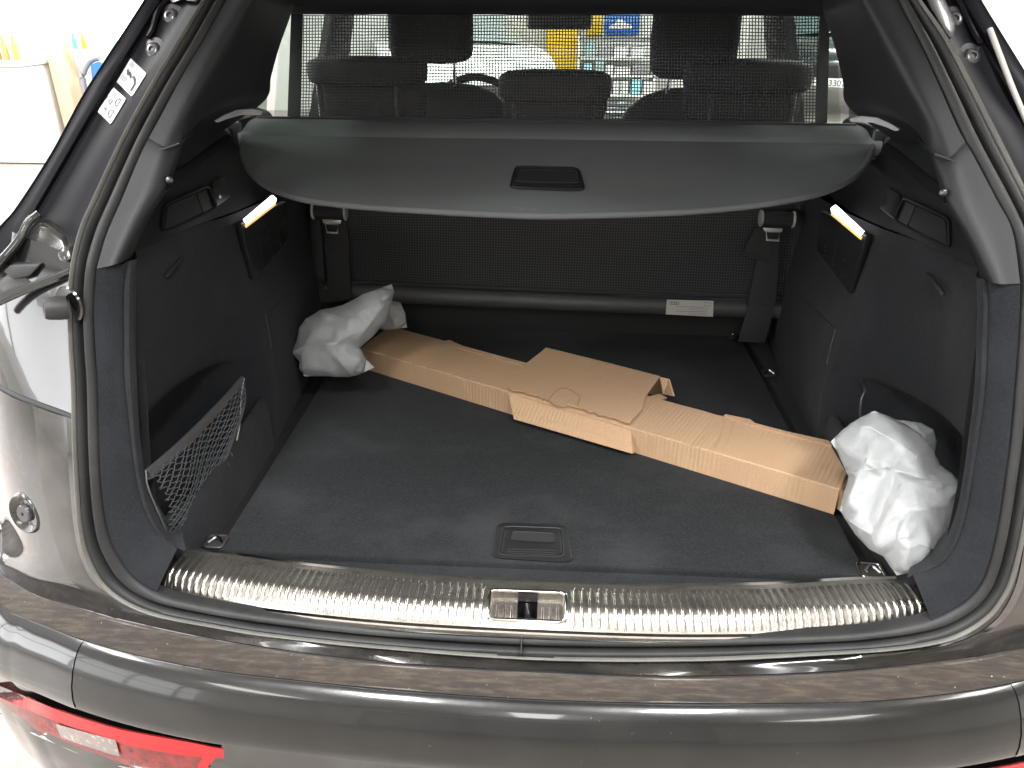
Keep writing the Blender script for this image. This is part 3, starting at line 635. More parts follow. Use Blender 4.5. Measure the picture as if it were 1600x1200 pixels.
child('rear_edge', gridmesh('sill_edge', edge_rows), M['chrome'], sill)
er = [[sillp(i/120, 0, h)+V(0, d, 0) for i in range(121)] for d, h in ((.002, .002), (-.003, .001), (-.004, -.003), (-.003, -.01))]
child('front_edge', gridmesh('sill_front', er), M['chrome'], sill)
NR = 96
for k in range(NR):
    u = (k+.5)/NR
    if u < .006 or u > .994: continue
    if LU0-.006 < u < LU1+.006: continue
    nseg = 12; hw = .0037; rows = []
    for j in range(nseg+1):
        v = .05+.83*j/nseg; c = sillp(u, v); d = (sillp(min(1, u+.004), v)-sillp(max(0, u-.004), v)).normalized()
        e = min(1, j/1.5, (nseg-j)/1.5)
        rows.append([c+d*(hw*q)+V(0, -.35, 1).normalized()*(.0026*e*math.cos(q*math.pi/2)+.0002) for q in (-1, -.7, -.35, 0, .35, .7, 1)])
    child('rib', gridmesh('rib', rows, True, 80), M['steel'], sill)
# latch pocket
lc = sillp(.49, .45)
rim = [sillp(LU0+(LU1-LU0)*a, LV0+(LV1-LV0)*b, .001) for a, b in rrect(.5, .5, 1, 1, .12, 5)]
child('latch_frame', tube('latch_frame', rim, .0028, 8, True), M['chrome'], sill)
dz = -.02
rimi = [p+V(0, 0, dz) for p in rim]
lp = mesh('latch_wall', rim+rimi, [(i, (i+1) % len(rim), (i+1) % len(rim)+len(rim), i+len(rim)) for i in range(len(rim))], True)
child('latch_wall', lp, M['steel'], sill)
cx_, y0_, y1_ = lc.x, min(p.y for p in rim), max(p.y for p in rim)
x0_, x1_ = min(p.x for p in rim), max(p.x for p in rim)
def zf(y): return .680+.022*max(0, min(1, (y-y0_)/(y1_-y0_)))**.7-.013
hole = .0145
child('latch_plate', fix(join('lp', [gridmesh('a', [[V(x, y, zf(y)) for x in (x0_, x0_+.03, cx_-hole)] for y in (y0_, y0_+.02, (y0_+y1_)/2, y1_)]), gridmesh('a', [[V(x, y, zf(y)) for x in (cx_+hole, x1_-.03, x1_)] for y in (y0_, y0_+.02, (y0_+y1_)/2, y1_)]), gridmesh('a', [[V(x, y, zf(y)) for x in (cx_-hole, cx_, cx_+hole)] for y in (y0_, y0_+.013)])])[2]), M['steel'], sill)
child('latch_cavity', boxes('latch_cavity', [((cx_, y1_-.02, .64), (.08, .09, .01)), ((cx_, y1_+.012, .67), (.06, .004, .05))]), M['rubber_black'], sill)
child('striker', tube('striker', [V(cx_, y0_+.035, .644), V(cx_, y0_+.035, .672), V(cx_, y0_+.044, .682)], .0034, 10), M['grey_bolt'], sill)
for k in range(6):
    xx = x0_+.012+.0105*(k if k < 3 else 0) if k < 3 else x1_-.012-.0105*(k-3)
    child('latch_rib', tube('latch_rib', [V(xx, y0_+.006, zf(y0_+.006)+.001), V(xx, (y0_+y1_)/2, zf((y0_+y1_)/2)+.001), V(xx, y1_-.012, zf(y1_-.012)+.001)], .0018, 6), M['chrome'], sill)

# -- load floor
FZ = .692
fl = child('load_floor', boxes('load_floor', [((-.001, .60, FZ-.012), (1.006, 1.04, .024))], .004), M['floorcarpet'], car)
y_edge = .08
child('front_strip', slab('front_strip', [V(-.53, .03, .668), V(.53, .03, .668), V(.53, .10, .668), V(-.53, .10, .668)], (0, 0, 1), .012), M['floorcarpet'], car)
child('floor_tray', boxes('floor_tray', [((0, .67, .672), (1.46, 1.14, .008)), ((0, 1.5, .4), (1.5, 2.6, .02))]), M['rubber_black'], car)
def fp(px, py, h=0): return P(px, py, Z=FZ+.0005+h)
ho = rpoly([(765, 872), (777, 817), (886, 821), (896, 880)], .16)
hd = child('pull_handle', slab('handle_plate', [fp(*p, .001) for p in ho], (0, 0, 1), .002, .0008), M['plastic_black'], fl)
hi_ = rpoly([(779, 867), (787, 822), (878, 825), (881, 870)], .12)
child('groove', tube('handle_groove', [fp(*p, .0036) for p in hi_], .0011, 5, True), M['rubber_black'], hd)
child('lid', slab('handle_lid', [fp(*p, .0032) for p in rpoly([(782, 865), (790, 824), (875, 827), (878, 868)], .14)], (0, 0, 1), .0015, .0006), M['plastic_black'], hd)
hgi = rpoly([(797, 844), (800, 830), (867, 833), (869, 848)], .2)
child('finger_hole', slab('finger_hole', [fp(*p, .0052) for p in hgi], (0, 0, 1), .0008), M['rubber_black'], hd)
child('finger_hole', tube('finger_rim', [fp(*p, .006) for p in hgi], .0009, 5, True), M['plastic'], hd)
for k in range(3): child('grip_line', tube('grip_line', [fp(793, 857.5+3.4*k, .0055), fp(867, 860+3.4*k, .0055)], .0007, 5), M['plastic'], hd)

# -- side linings
def lining(s, pocket):
    Ys = [None, .12, .25, .36, .415, .47, .62, .80, .96, 1.12]
    rows = [
        (1.155, [.572, .578, .580, .572, .562, .556, .550, .560, .58, .60]),
        (1.07, [.562, .580, .583, .570, .557, .551, .552, .565, .58, .60]),
        (1.00, [.558, .590, .596, .576, .548, .541, .550, .565, .58, .60]),
        (.94, [.556, .600, .608, .583, .541, .531, .538, .555, .575, .60]),
        (.885, [.556, .612, .620, .592, .532, .524, .532, .55, .57, .60]),
        (.862, [.556, .655, .665, .630, .529, .522, .532, .55, .57, .60]),
        (.80, [.556, .675, .685, .655, .529, .522, .532, .55, .57, .60]),
        (.74, [.556, .675, .685, .66, .533, .528, .538, .55, .57, .60]),
        (.675, [.556, .675, .685, .66, .538, .535, .543, .553, .57, .60])]
    C = []
    for z, xs in rows:
        c = []
        for Y, x in zip(Ys, xs):
            zz = z-(.07*(Y or .1)-.007 if z > 1.1 else 0)
            if s > 0 and (Y is None or Y < .3): x += .013
            c.append(V(s*x, g(zz)+.052 if Y is None else Y, zz))
        C.append(c)
    me = loft('side_lining', C, 64, 4, True, 70)
    return me
for s in SIDES:
    lin_me = lining(s, s < 0); lin = child('side_lining', lin_me, M['carpet'], car)
    # rear facing edge panel round the opening
    a = [G(*p, off=-.004) for p in [(151, 420), (147, 480), (149, 540), (153, 600), (155, 690), (158, 750), (164, 805), (175, 848), (188, 872), (202, 893), (216, 907), (230, 916), (245, 924)]]
    e1p = [(195, 411), (191, 460), (191, 520), (192, 590), (200, 670), (207, 732), (218, 785), (230, 815), (240, 830), (252, 842), (262, 850), (270, 855), (276, 859)]
    e2p = [(214, 403), (213, 460), (212, 520), (214, 590), (218, 670), (225, 732), (238, 785), (250, 815), (258, 830), (266, 842), (274, 850), (282, 855), (290, 858)]
    if s > 0:
        a = [G(*p, off=-.004) for p in [(1594, 445), (1593, 490), (1590, 540), (1585, 600), (1577, 690), (1569, 750), (1561, 805), (1550, 860), (1536, 903), (1522, 925), (1502, 943), (1480, 956), (1455, 970)]]
        e1p = [(1545, 439), (1547, 480), (1545, 540), (1542, 610), (1530, 700), (1522, 750), (1513, 802), (1500, 845), (1488, 868), (1474, 884), (1455, 893), (1440, 897), (1427, 900)]
        e2p = [(1525, 432), (1527, 480), (1525, 540), (1522, 610), (1511, 700), (1504, 750), (1494, 802), (1480, 843), (1468, 864), (1456, 878), (1440, 889), (1428, 896), (1418, 900)]
    e1 = [G(*p, off=.018) for p in e1p]; e1b = [G(*(Vector(p)*.5+Vector(q)*.5), off=.020) for p, q in zip(e1p, e2p)]; e2 = [G(*p, off=.04) for p in e2p]
    e3 = [p+V(s*.03, .05, 0) for p in e2]
    mr_ = mir if s > 0 else (lambda q: q)
    a, e1, e1b, e2, e3 = [mr_(q) for q in (a, e1, e1b, e2, e3)]
    child('edge_lining', sdm(loft('edge_lining', [a, [x.lerp(y, .5)+V(0, -.003, 0) for x, y in zip(a, e1)], e1, [p+V(-.001, .004, 0) for p in e1], e1b, e2, e3], 60, 3, True, 50), s), M['carpet'], car)
    # upper plastic trim: outer band, shoulder ridge, inner wall
    aa = [G(*p, off=-.004) for p in [(232, 216), (190, 312), (166, 368), (151, 420)]]
    bb = [G(*p, off=.0) for p in [(262, 230), (240, 292), (209, 352), (181, 413)]]
    if s > 0: aa = mir([G(*p, off=-.004) for p in [(1508, 222), (1556, 310), (1582, 362), (1594, 443)]])
    b3 = [G(*p, off=.03) for p in [(285, 222), (262, 292), (232, 345), (205, 403)]]
    cc = [V(-.592, .26, 1.30), V(-.585, .24, 1.24), V(-.582, .2, 1.19), V(-.578, .16, 1.15)]
    dd = [V(-.60, .40, 1.265), V(-.59, .38, 1.215), V(-.583, .37, 1.17), V(-.575, .36, 1.137)]
    ee = [V(-.618, .60, 1.245), V(-.60, .60, 1.19), V(-.588, .60, 1.155), V(-.565, .58, 1.12)]
    ff = [V(-.64, .95, 1.235), V(-.63, .95, 1.19), V(-.615, .95, 1.15), V(-.595, .95, 1.10)]
    up_first = [q[0].copy() for q in (aa, bb, b3, cc, dd, ee)]
    for cv, ext in ((aa, V(0, .05, .01)), (bb, V(.0, .05, .01)), (b3, V(-.01, .05, .02)), (cc, V(-.02, .03, .045)), (dd, V(-.02, .02, .035)), (ee, V(-.03, .0, .02)), (ff, V(-.03, 0, .015))): cv.insert(0, cv[0]+ext)
    tm_ = loft('upper_trim', [aa, bb, b3, cc, dd, ee, ff], 36, 6, True, 60)
    up = child('upper_side_trim', sdm(tm_, s), M['plastic'], car)
    ut = bvh(tm_)
    # pillar trim above the belt
    pa_ = [G(*p, off=-.004) for p in [(378, -45), (353, 0), (318, 62), (283, 122), (252, 180), (230, 226)]]
    if s > 0: pa_ = mir([G(*p, off=-.004) for p in [(1385, -45), (1402, 0), (1436, 66), (1468, 136), (1494, 195), (1511, 228)]])
    pb_ = [G(*p, off=.004) for p in [(415, -45), (392, 0), (352, 66), (318, 126), (286, 184), (262, 229)]]
    pb2 = [G(*p, off=.05) for p in [(425, -45), (410, 0), (382, 60), (350, 120), (318, 176), (296, 212)]]
    pcc = [G(*p, off=.16) for p in [(440, -30), (436, 10), (414, 62), (389, 116), (364, 160), (345, 186)]]
    pdd = [P(*p, Y=yy) for p, yy in [((466, -30), .62), ((458, 12), .60), ((437, 72), .60), ((424, 118), .58), ((413, 158), .57), ((406, 184), .56)]]
    pdd2 = [p+V(-.05, .02, 0) for p in pdd]
    pa_[-1] = up_first[0].copy(); pb_[-1] = up_first[1].copy(); pb2[-1] = up_first[2].copy(); pcc[-1] = up_first[3].lerp(up_first[4], .4); pdd[-1] = up_first[5].copy(); pdd2[-1] = pdd[-1]+V(-.05, .02, 0)
    child('pillar_trim', sdm(loft('pillar_trim', [pa_, pb_, pb2, pcc, pdd, pdd2], 40, 6, True, 60), s), M['plastic'], car)
    # seam
    seam = [G(228, 233, -.003), G(262, 232, -.002)]+[hit(ut, *p, off=.001)[0] for p in ((290, 216), (315, 200), (345, 188))]
    child('seam', sdm(tube('seam', splL(seam, 24), .0011, 6), s), M['rubber_black'], up)
    # rail for the cover
    ru = [(374, 203), (363, 206), (350, 212), (335, 222), (318, 235), (300, 249), (283, 261), (266, 272)]
    rl = [(380, 213), (370, 216), (356, 224), (340, 237), (322, 252), (304, 268), (281, 284), (258, 298)]
    rows_ = []
    for t, off in ((0, .001), (.06, .0022), (.5, .0018), (.94, .0022), (1, .001)): rows_.append([hit(ut, a_[0]+(b_[0]-a_[0])*t, a_[1]+(b_[1]-a_[1])*t, off=off)[0] for a_, b_ in zip(ru, rl)])
    child('cover_rail', sdm(gridmesh('cover_rail', rows_, True, 70), s), M['channel'], up)
    child('rail_highlight', sdm(tube('rail_highlight', splL(rows_[-1], 24), .0012, 5), s), M['plastic'], up)  # thin tube added to draw a highlight along the channel's lower edge
    hk, hn = hit(ut, 260, 281, .006)
    child('rail_hook', sdm(lathe('rail_hook', hk, (.7, -.7, .2), [(0, 0), (.004, 0), (.005, .003), (.003, .007), (0, .008)], 12), s), M['grey_bolt'], up)
    # recessed storage flap
    q = [hit(ut, *p, off=.004)[0] for p in rpoly([(250, 364), (254, 320), (322, 290), (336, 326)], .14)]
    child('flap_frame', sdm(tube('flap_frame', q, .0022, 6, True), s), M['plastic'], up)
    q2 = [hit(ut, *p, off=.003)[0] for p in rpoly([(253, 360), (258, 322), (302, 303), (312, 333)], .1)]
    child('flap', sdm(slab('flap', q2, (1, -.4, 0), .002), s), M['plastic'], up)
    q3 = [hit(ut, *p, off=.003)[0] for p in [(304, 303), (318, 297), (328, 326), (314, 333)]]
    child('flap_grip', sdm(slab('flap_grip', q3, (1, -.4, 0), .0015), s), M['rubber_black'], up)
    q4 = [hit(ut, *p, off=.003)[0] for p in rpoly([(332, 326), (327, 286), (346, 276), (358, 308)], .15)]
    sw = child('button_panel', sdm(slab('button_panel', q4, (1, -.4, 0), .002, .0006), s), M['plastic_black'], up)
    q5 = [hit(ut, *p, off=.006)[0] for p in [(337, 309), (339, 306), (341, 309), (341, 312), (338, 312)]]
    if s < 0: child('seat_symbol', slab('seat_symbol', q5, (1, -.4, 0), .0006), M['white_pl'], sw)
    # lamp and its perforated black panel
    lt_ = bvh(lin_me if s < 0 else sdm(lin_me, -1) if False else lining(-1, True))
    n_ = V(.95, -.3, .1)
    pn = [V(-.549, .44, 1.122), V(-.541, .66, 1.118), V(-.538, .66, 1.055), V(-.536, .50, .998), V(-.541, .455, 1.01)]
    pn = [V(-.5375, .445, 1.118), V(-.530, .665, 1.105), V(-.532, .655, 1.03), V(-.533, .455, 1.01)]
    lpnl = child('lamp_panel', sdm(slab('lamp_panel', pn, (-1, .25, 0), .012, .002), s), M['plastic_black'], lin)
    nn = (pn[1]-pn[0]).cross(pn[3]-pn[0]).normalized(); nn = nn if nn.x > 0 else -nn
    def L(u, v, h=0): return pn[0].lerp(pn[1], u).lerp(pn[3].lerp(pn[2], u), v)+nn*h
    LP = lambda px, py, h: PP(px, py, pn[0]+nn*h, nn)
    lq = [LP(*p, .003) for p in [(379, 343), (424, 305), (430, 310), (429, 316), (384, 350)]]
    child('lamp_lens', sdm(slab('lamp_lens', lq, nn, .003, .0008), s), M['led'], lpnl)
    lq = [LP(*p, .0022) for p in [(382, 352), (430, 317), (431, 320), (384, 356)]]
    child('lamp_rim', sdm(slab('lamp_rim', lq, nn, .001), s), M['ledrim'], lpnl)
    hv = []
    for a_ in range(3):
        for b_ in range(6): hv.append((L(.25+.25*a_, .40+.1*b_, .0006), (.0032, .0032, .0032)))
    child('vent_holes', sdm(boxes('vent_holes', hv), s), M['plastic'], lpnl, kind='stuff')
    # slot in the lining
    sl = [hit(lt_, *p, off=.002)[0] for p in ((256, 433), (262, 424), (274, 411), (283, 402))]
    child('slot', sdm(tube('slot', splL(sl, 12), [.002]+[.005]*10+[.002], 8, False, .0025), s), M['rubber_black'], lin)
    # cut lines of the wheel-arch piece
    for pts in ([(414, 492), (440, 470), (478, 437)], [(414, 492), (420, 520), (424, 545)]):
        try: child('cut_line', sdm(tube('cut_line', splL([hit(lt_, *p, off=.0003)[0] for p in pts], 12), .0014, 5), s), M['rubber_black'], lin)
        except Exception: pass
    # foot strip beside the load floor
    if s > 0: child('floor_strip', boxes('floor_strip', [((s*.548, .60, FZ-.014), (.048, 1.04, .022))], .003), M['floorcarpet'], car)
# pocket: low front wall and net (car's left side)
pocketwall = [V(-.552, .045, .69), V(-.53, .12, .69), V(-.527, .25, .69), V(-.53, .43, .69)]
pw2 = [V(p.x-.0, p.y, .78-.015*(1-i/3)) for i, p in enumerate(pocketwall)]
pw3 = [p+V(-.015, .003, .004) for p in pw2]; pw4 = [p+V(-.02, .003, -.06) for p in pw3]
child('pocket_wall', loft('pocket_wall', [[p+V(0, 0, -.03) for p in pocketwall], pocketwall, pw2, pw3, pw4], 30, 3), M['carpet'], car)
child('pocket_wall', sdm(loft('pocket_wall', [[p+V(0, 0, -.03) for p in pocketwall], pocketwall, pw2, pw3, pw4], 30, 3), 1), M['carpet'], car)
HT = [P(*p, X=x) for p, x in [((228, 735), -.553), ((250, 717), -.55), ((283, 688), -.545), ((320, 652), -.54), ((352, 619), -.536), ((379, 588), -.533)]]
HB = [P(*p, X=x) for p, x in [((263, 838), -.545), ((285, 826), -.545), ((308, 800), -.54), ((328, 768), -.535), ((350, 728), -.53), ((372, 668), -.527)]]
M['elastic'] = mat('grey_elastic', (.055, .055, .055), .7, bump=[(500, .4, .001)])
_a, _b = splL(HT, 40), splL(HB, 40)
pn_ = child('pocket_net', gridmesh('net_hem', [[p+V(.001, 0, .002) for p in _a], [p.lerp(q, .05)+V(.003, 0, 0) for p, q in zip(_a, _b)], [p.lerp(q, .13)+V(.002, 0, 0) for p, q in zip(_a, _b)], [p.lerp(q, .13)+V(-.002, 0, 0) for p, q in zip(_a, _b)], [p+V(-.003, 0, 0) for p in _a]], True, 60), M['elastic'], car, label='black elastic hexagonal net over the left side pocket')
hp, bp_ = splL(HT, 60), splL(HB, 60)
def NP(u, v):
    k = max(0, min(58.999, u*59)); i = int(k); t = k-i
    p = hp[i].lerp(hp[i+1], t).lerp(bp_[i].lerp(bp_[i+1], t), v); p.x += .012*math.sin(v*math.pi)*(.6+.4*math.sin(u*9)); return p
cu = bpy.data.curves.new('pocket_mesh', 'CURVE'); cu.dimensions = '3D'; cu.bevel_depth = .00075; cu.bevel_resolution = 1; cu.materials.append(M['netlow'])
NC, NRW = 30, 22
for r_ in range(NRW+1):
    pts = []
    for c in range(NC*2+1):
        u = c/(NC*2); ph = (c//1+r_*2) % 4
        v = (r_+(.32 if ((c+2*(r_ % 2)) % 4) in (0, 1) else -.32)*(.9))/NRW
        u2 = u+.012*math.sin(r_*1.7+c)+.04*math.sin(v*3)
        pts.append(NP(max(0, min(1, u2)), max(0, min(1, v))))
    sp = cu.splines.new('POLY'); sp.points.add(len(pts)-1)
    for q, p in zip(sp.points, pts): q.co = (*p, 1)
for r_ in range(NRW):
    for c in range(NC*2+1):
        if ((c+2*(r_ % 2)) % 4) == 0:
            u = (c+.5)/(NC*2); v0 = (r_+.29)/NRW; v1 = (r_+1-.29)/NRW
            if u > 1: continue
            sp = cu.splines.new('POLY'); sp.points.add(1)
            for q, v in zip(sp.points, (v0, v1)): q.co = (*NP(max(0, min(1, u+.04*math.sin(v*3))), v), 1)
nm = child('net_mesh', cu, None, pn_, kind='stuff')
child('edge_cord', tube('edge_cord', splL([HT[-1]+V(.002, 0, -.004), P(377, 620, X=-.528), P(375, 660, X=-.526), P(370, 688, X=-.525)], 16), .0012, 6), M['satin'], pn_)
child('edge_cord', tube('edge_cord', splL([HT[0], P(231, 760, X=-.55), P(245, 795, X=-.548), HB[0]], 16), .0012, 6), M['netlow'], pn_)
for k in range(9):
    p = bp_[8+k*5]; d = V(.004, random.uniform(-.01, .01), -.008)
    child('loose_thread', tube('loose_thread', [p, p+d*.5+V(.002, 0, 0), p+d], .0007, 4), M['netlow'], pn_)
# bag hook wire on the right wall
wire = [P(1345, 594, X=.565), P(1350, 604, X=.55), P(1351, 612, X=.545), P(1345, 628, X=.54), P(1344, 652, X=.54)]
child('lashing_wire', tube('lashing_wire', splL(wire, 20), .0022, 6), M['grey_bolt'], car)

# tie-down eyes
def tie(px, py, w_, d_, z, bright):
    c = P(px, py, Z=z); f = [c+V(a, b, 0) for a, b in rrect(0, 0, w_, d_, .006)]
    t_ = child('tie_down_eye', tube('tie_frame', f, .0035 if bright else .0022, 8, True), M['chrome'] if bright else M['grey_bolt'], car)
    child('cup', slab('tie_cup', [p+V(0, 0, -.001) for p in f], (0, 0, 1), -.004), M['rubber_black'], t_)
    child('ring', tube('tie_ring', splL([c+V(-.012, -.004, .001), c+V(0, .006, .005), c+V(.012, -.004, .001)], 10), .003, 6), M['chrome'], t_)
tie(1362, 892, .034, .034, FZ+.002, True)
tie(1201, 583, .026, .03, FZ+.002, False)
tie(338, 846, .03, .03, FZ+.002, False)
tie(1144, 526, .02, .02, FZ+.002, False)

# -- cabin
for s in SIDES:
    child('side_panel', loft('side_panel', [[V(s*.84, y, .25), V(s*.85, y, .6), V(s*.85, y, .95), V(s*.82, y, 1.05), V(s*.76, y, 1.10)] for y in (.25, .7, 1.8, 2.6, 3.3)], 24, 5), M['paint'], car)
def shell(pts): return pts
child('roof_lining', loft('roof_lining', [[V(-.60, .62, 1.452), V(-.3, .60, 1.462), V(0, .60, 1.464), V(.3, .60, 1.462), V(.60, .62, 1.452)], [V(-.60, .68, 1.445), V(-.3, .68, 1.448), V(0, .68, 1.449), V(.3, .68, 1.448), V(.60, .68, 1.445)], [V(-.62, .9, 1.47), V(-.3, .9, 1.48), V(0, .9, 1.482), V(.3, .9, 1.48), V(.62, .9, 1.47)], [V(-.62, 1.6, 1.52), V(-.3, 1.6, 1.54), V(0, 1.6, 1.545), V(.3, 1.6, 1.54), V(.62, 1.6, 1.52)], [V(-.58, 2.35, 1.44), V(-.3, 2.35, 1.455), V(0, 2.35, 1.46), V(.3, 2.35, 1.455), V(.58, 2.35, 1.44)]], 30, 5), M['plastic'], car)
child('roof_lining', loft('roof_edge', [[V(-.60, .62, 1.452), V(-.3, .60, 1.462), V(0, .60, 1.464), V(.3, .60, 1.462), V(.60, .62, 1.452)], [V(-.60, .55, 1.50), V(-.3, .53, 1.51), V(0, .53, 1.512), V(.3, .53, 1.51), V(.60, .55, 1.50)], [V(-.6, .47, 1.6), V(-.3, .45, 1.62), V(0, .45, 1.63), V(.3, .45, 1.62), V(.6, .47, 1.6)]], 30, 4), M['plastic'], car)
for s in SIDES:
    child('door_trim', slab('door_trim', [V(s*.68, .9, .4), V(s*.70, 2.5, .4), V(s*.70, 2.5, 1.10), V(s*.69, 1.6, 1.13), V(s*.66, .9, 1.2), V(s*.66, .55, 1.215)], (s, 0, 0), .06), M['plastic_black'], car)
    child('window_pillar', slab('window_pillar', [V(s*.70, 1.46, 1.1), V(s*.70, 1.74, 1.1), V(s*.60, 1.72, 1.5), V(s*.60, 1.50, 1.5)], (s, 0, 0), .03), M['plastic'], car)
    child('window_pillar', slab('window_pillar', [V(s*.70, 2.75, 1.05), V(s*.70, 2.85, 1.05), V(s*.58, 2.35, 1.47), V(s*.58, 2.28, 1.47)], (s, 0, 0), .03), M['plastic'], car)
    child('quarter_window', slab('quarter_window', [V(s*.675, .45, 1.22), V(s*.675, 1.0, 1.2), V(s*.61, .98, 1.5), V(s*.61, .6, 1.5)], (s, 0, 0), .004), M['dimming'], car)
    child('door_window', slab('door_window', [V(s*.70, 1.1, 1.13), V(s*.71, 2.75, 1.05), V(s*.60, 2.3, 1.48), V(s*.61, 1.05, 1.49)], (s, 0, 0), .004), M['glass'], car)
    wq = [P(*p, Y=yy) for p, yy in [((334, 188), .33), ((350, 178), .38), ((368, 172), .43), ((392, 170), .47), ((410, 175), .49), ((408, 180), .49), ((376, 180), .44), ((352, 187), .38), ((338, 192), .33)]]
    child('belt_strip', sdm(slab('belt_strip', wq, (-.3, 1, 0), .006, .0015), s), M['sticker'], car)
    child('belt_strip', sdm(tube('belt_strip', splL([wq[0]+V(0, -.003, 0), wq[1]+V(0, -.003, -.001), wq[2]+V(0, -.003, -.001)], 10), .0014, 5), s), M['rubber_black'], car)
child('windscreen', slab('windscreen', [V(-.66, 2.95, 1.03), V(.66, 2.95, 1.03), V(.56, 2.3, 1.46), V(-.56, 2.3, 1.46)], (0, 1, .7), .005), M['glass'], car)
dm = mat('dashboard_top', (.10, .095, .085), .5, bump=[(200, .3, .002)])
dash = child('dashboard', loft('dashboard', [[V(-.7, 2.1, .9), V(0, 2.1, .9), V(.7, 2.1, .9)], [V(-.7, 2.15, 1.02), V(0, 2.15, 1.02), V(.7, 2.15, 1.02)], [V(-.7, 2.3, 1.06), V(0, 2.3, 1.06), V(.7, 2.3, 1.06)], [V(-.7, 2.95, 1.03), V(0, 2.95, 1.03), V(.7, 2.95, 1.03)]], 10, 4), dm, car)
for k in range(4):
    yy = 2.25+.14*k; child('sun_strip', boxes('dash_sun_strip', [((.25, yy, 1.066), (.7, .035, .012))], .004), M['sticker'], dash)  # pale strips stand in for sunlight on the dashboard
mr = P(874, 33, Y=2.15)
mirr = child('rear_mirror', boxes('rear_mirror', [((mr.x, 2.15, mr.z+.01), (.23, .03, .075))], .014, 3), M['grey'], car)
sw_c = P(742, 192, Y=2.02)
swp = [sw_c+V(.165*math.cos(a), .06*math.sin(a), .165*math.sin(a)*.9) for a in [2*math.pi*i/40 for i in range(40)]]
swl = child('steering_wheel', tube('steering_rim', swp, .014, 8, True), M['leather'], car)
child('spoke', boxes('spoke', [((sw_c.x, 2.02, sw_c.z), (.34, .03, .05))], .01), M['leather'], swl)
def pillow(name, cx, cy, cz, sx, sy, sz, e=.45, nx=22, ny=12):
    rows = []
    for i in range(ny+1):
        ph = -math.pi/2+math.pi*i/ny; r = []
        for j in range(nx+1):
            th = 2*math.pi*j/nx
            f = lambda a: math.copysign(abs(a)**e, a)
            r.append(V(cx+sx/2*f(math.cos(ph))*f(math.cos(th)), cy+sy/2*f(math.cos(ph))*math.copysign(abs(math.sin(th))**.8, math.sin(th)), cz+sz/2*f(math.sin(ph))))
        rows.append(r)
    return gridmesh(name, rows, True, 80)
rs = child('rear_seat', boxes('rear_seat_back', [((-.40, 1.09, .92), (.41, .12, .56)), ((.0, 1.09, .92), (.38, .12, .56)), ((.40, 1.09, .92), (.41, .12, .56))], .03, 3), M['carpet'], car)
child('seat_shell', boxes('seat_shell', [((0, 1.16, .9), (1.3, .02, .5)), ((0, 1.02, .93), (1.22, .02, .48))]), M['rubber_black'], rs)
for k, (x0, x1, y0, y1, posts) in enumerate([(482, 668, 88, 134, ((501, 160), (621, 160))), (779, 956, 109, 160, ((804, 170), (929, 170))), (1067, 1268, 93, 146, ((1110, 165), (1238, 165)))]):
    Yh = 1.04
    a, b = P(x0, (y0+y1)/2, Y=Yh), P(x1, (y0+y1)/2, Y=Yh); t_, bo = P((x0+x1)/2, y0, Y=Yh), P((x0+x1)/2, y1, Y=Yh)
    h_ = child('headrest', pillow('headrest', (a.x+b.x)/2, Yh, (t_.z+bo.z)/2, b.x-a.x, .12, t_.z-bo.z, .42), M['seat'], rs)
    lw_ = P((x0+x1)/2, 184, Y=Yh+.01)
    child('headrest', pillow('headrest_core', (a.x+b.x)/2, Yh+.02, (t_.z+lw_.z)/2-.012, (b.x-a.x)*.94, .05, t_.z-lw_.z, .35), M['seat'], rs)
    for q in posts:
        c = P(*q, Y=Yh-.02); child('post', tube('headrest_post', [V(c.x, Yh-.02, 1.15), V(c.x, Yh-.02, bo.z+.006)], .0065, 10), M['grey_bolt'], rs)
for k, (x0, x1, y1, pp, dome) in enumerate([(608, 740, 98, ((712, 112),), (640, 785, 128)), (1017, 1155, 124, ((1041, 130),), (962, 1150, 136))]):
    Yf = 1.78
    a, b = P(x0, 60, Y=Yf), P(x1, 60, Y=Yf); bo = P((x0+x1)/2, y1, Y=Yf)
    fs_c = P((dome[0]+dome[1])/2 if k == 0 else 1075, dome[2], Y=Yf+.03)
    cxs = (a.x+b.x)/2-(.0 if k else -.0)
    sb = child('front_seat', pillow('seat_back', cxs+(.03 if k == 0 else .02), Yf+.03, .92, .54, .16, 2*(fs_c.z-.92), .72), M['leather'], car)
    child('headrest', pillow('front_headrest', cxs, Yf, (bo.z+1.5)/2, b.x-a.x, .12, 1.5-bo.z, .35), M['seat'], sb)
    for dx in (-.07, .07): child('post', tube('front_post', [V(cxs+dx, Yf, fs_c.z-.05), V(cxs+dx, Yf, bo.z+.02)], .006, 8), M['chrome'], sb)

# ------------------------------------------------------------------ load cover with its cassette
lc_ = thing('load_cover', 'dark grey retractable load cover pulled half way over the boot', 'load cover', (0, .7, 1.23))
cn = V(0, -.26, 1).normalized(); c0 = V(0, .66, 1.238)
def CP(px, py, h=0): return PP(px, py, c0+cn*h, cn)
back = [(384, 206), (1362, 224)]
outl = [(381, 212), (378, 234), (383, 255), (397, 274), (425, 293), (468, 308), (520, 316), (600, 323), (700, 329), (780, 333), (850, 335), (960, 333), (1060, 329), (1150, 322), (1230, 311), (1290, 297), (1330, 278), (1352, 257), (1362, 238), (1364, 226)]
ow = splL([CP(*p) for p in outl], 90)
bl, br = CP(384, 205), CP(1364, 223)
rows = []
for i in range(13):
    t = i/12; r = []
    for p in ow:
        u = (p.x-ow[0].x)/(ow[-1].x-ow[0].x); bkp = bl.lerp(br, max(0, min(1, u)))
        q = bkp.lerp(p, t); q.z += .004*math.sin(t*math.pi)*math.sin(u*math.pi)+.0016*math.sin(u*17+t*2)*t; r.append(q)
    rows.append(r)
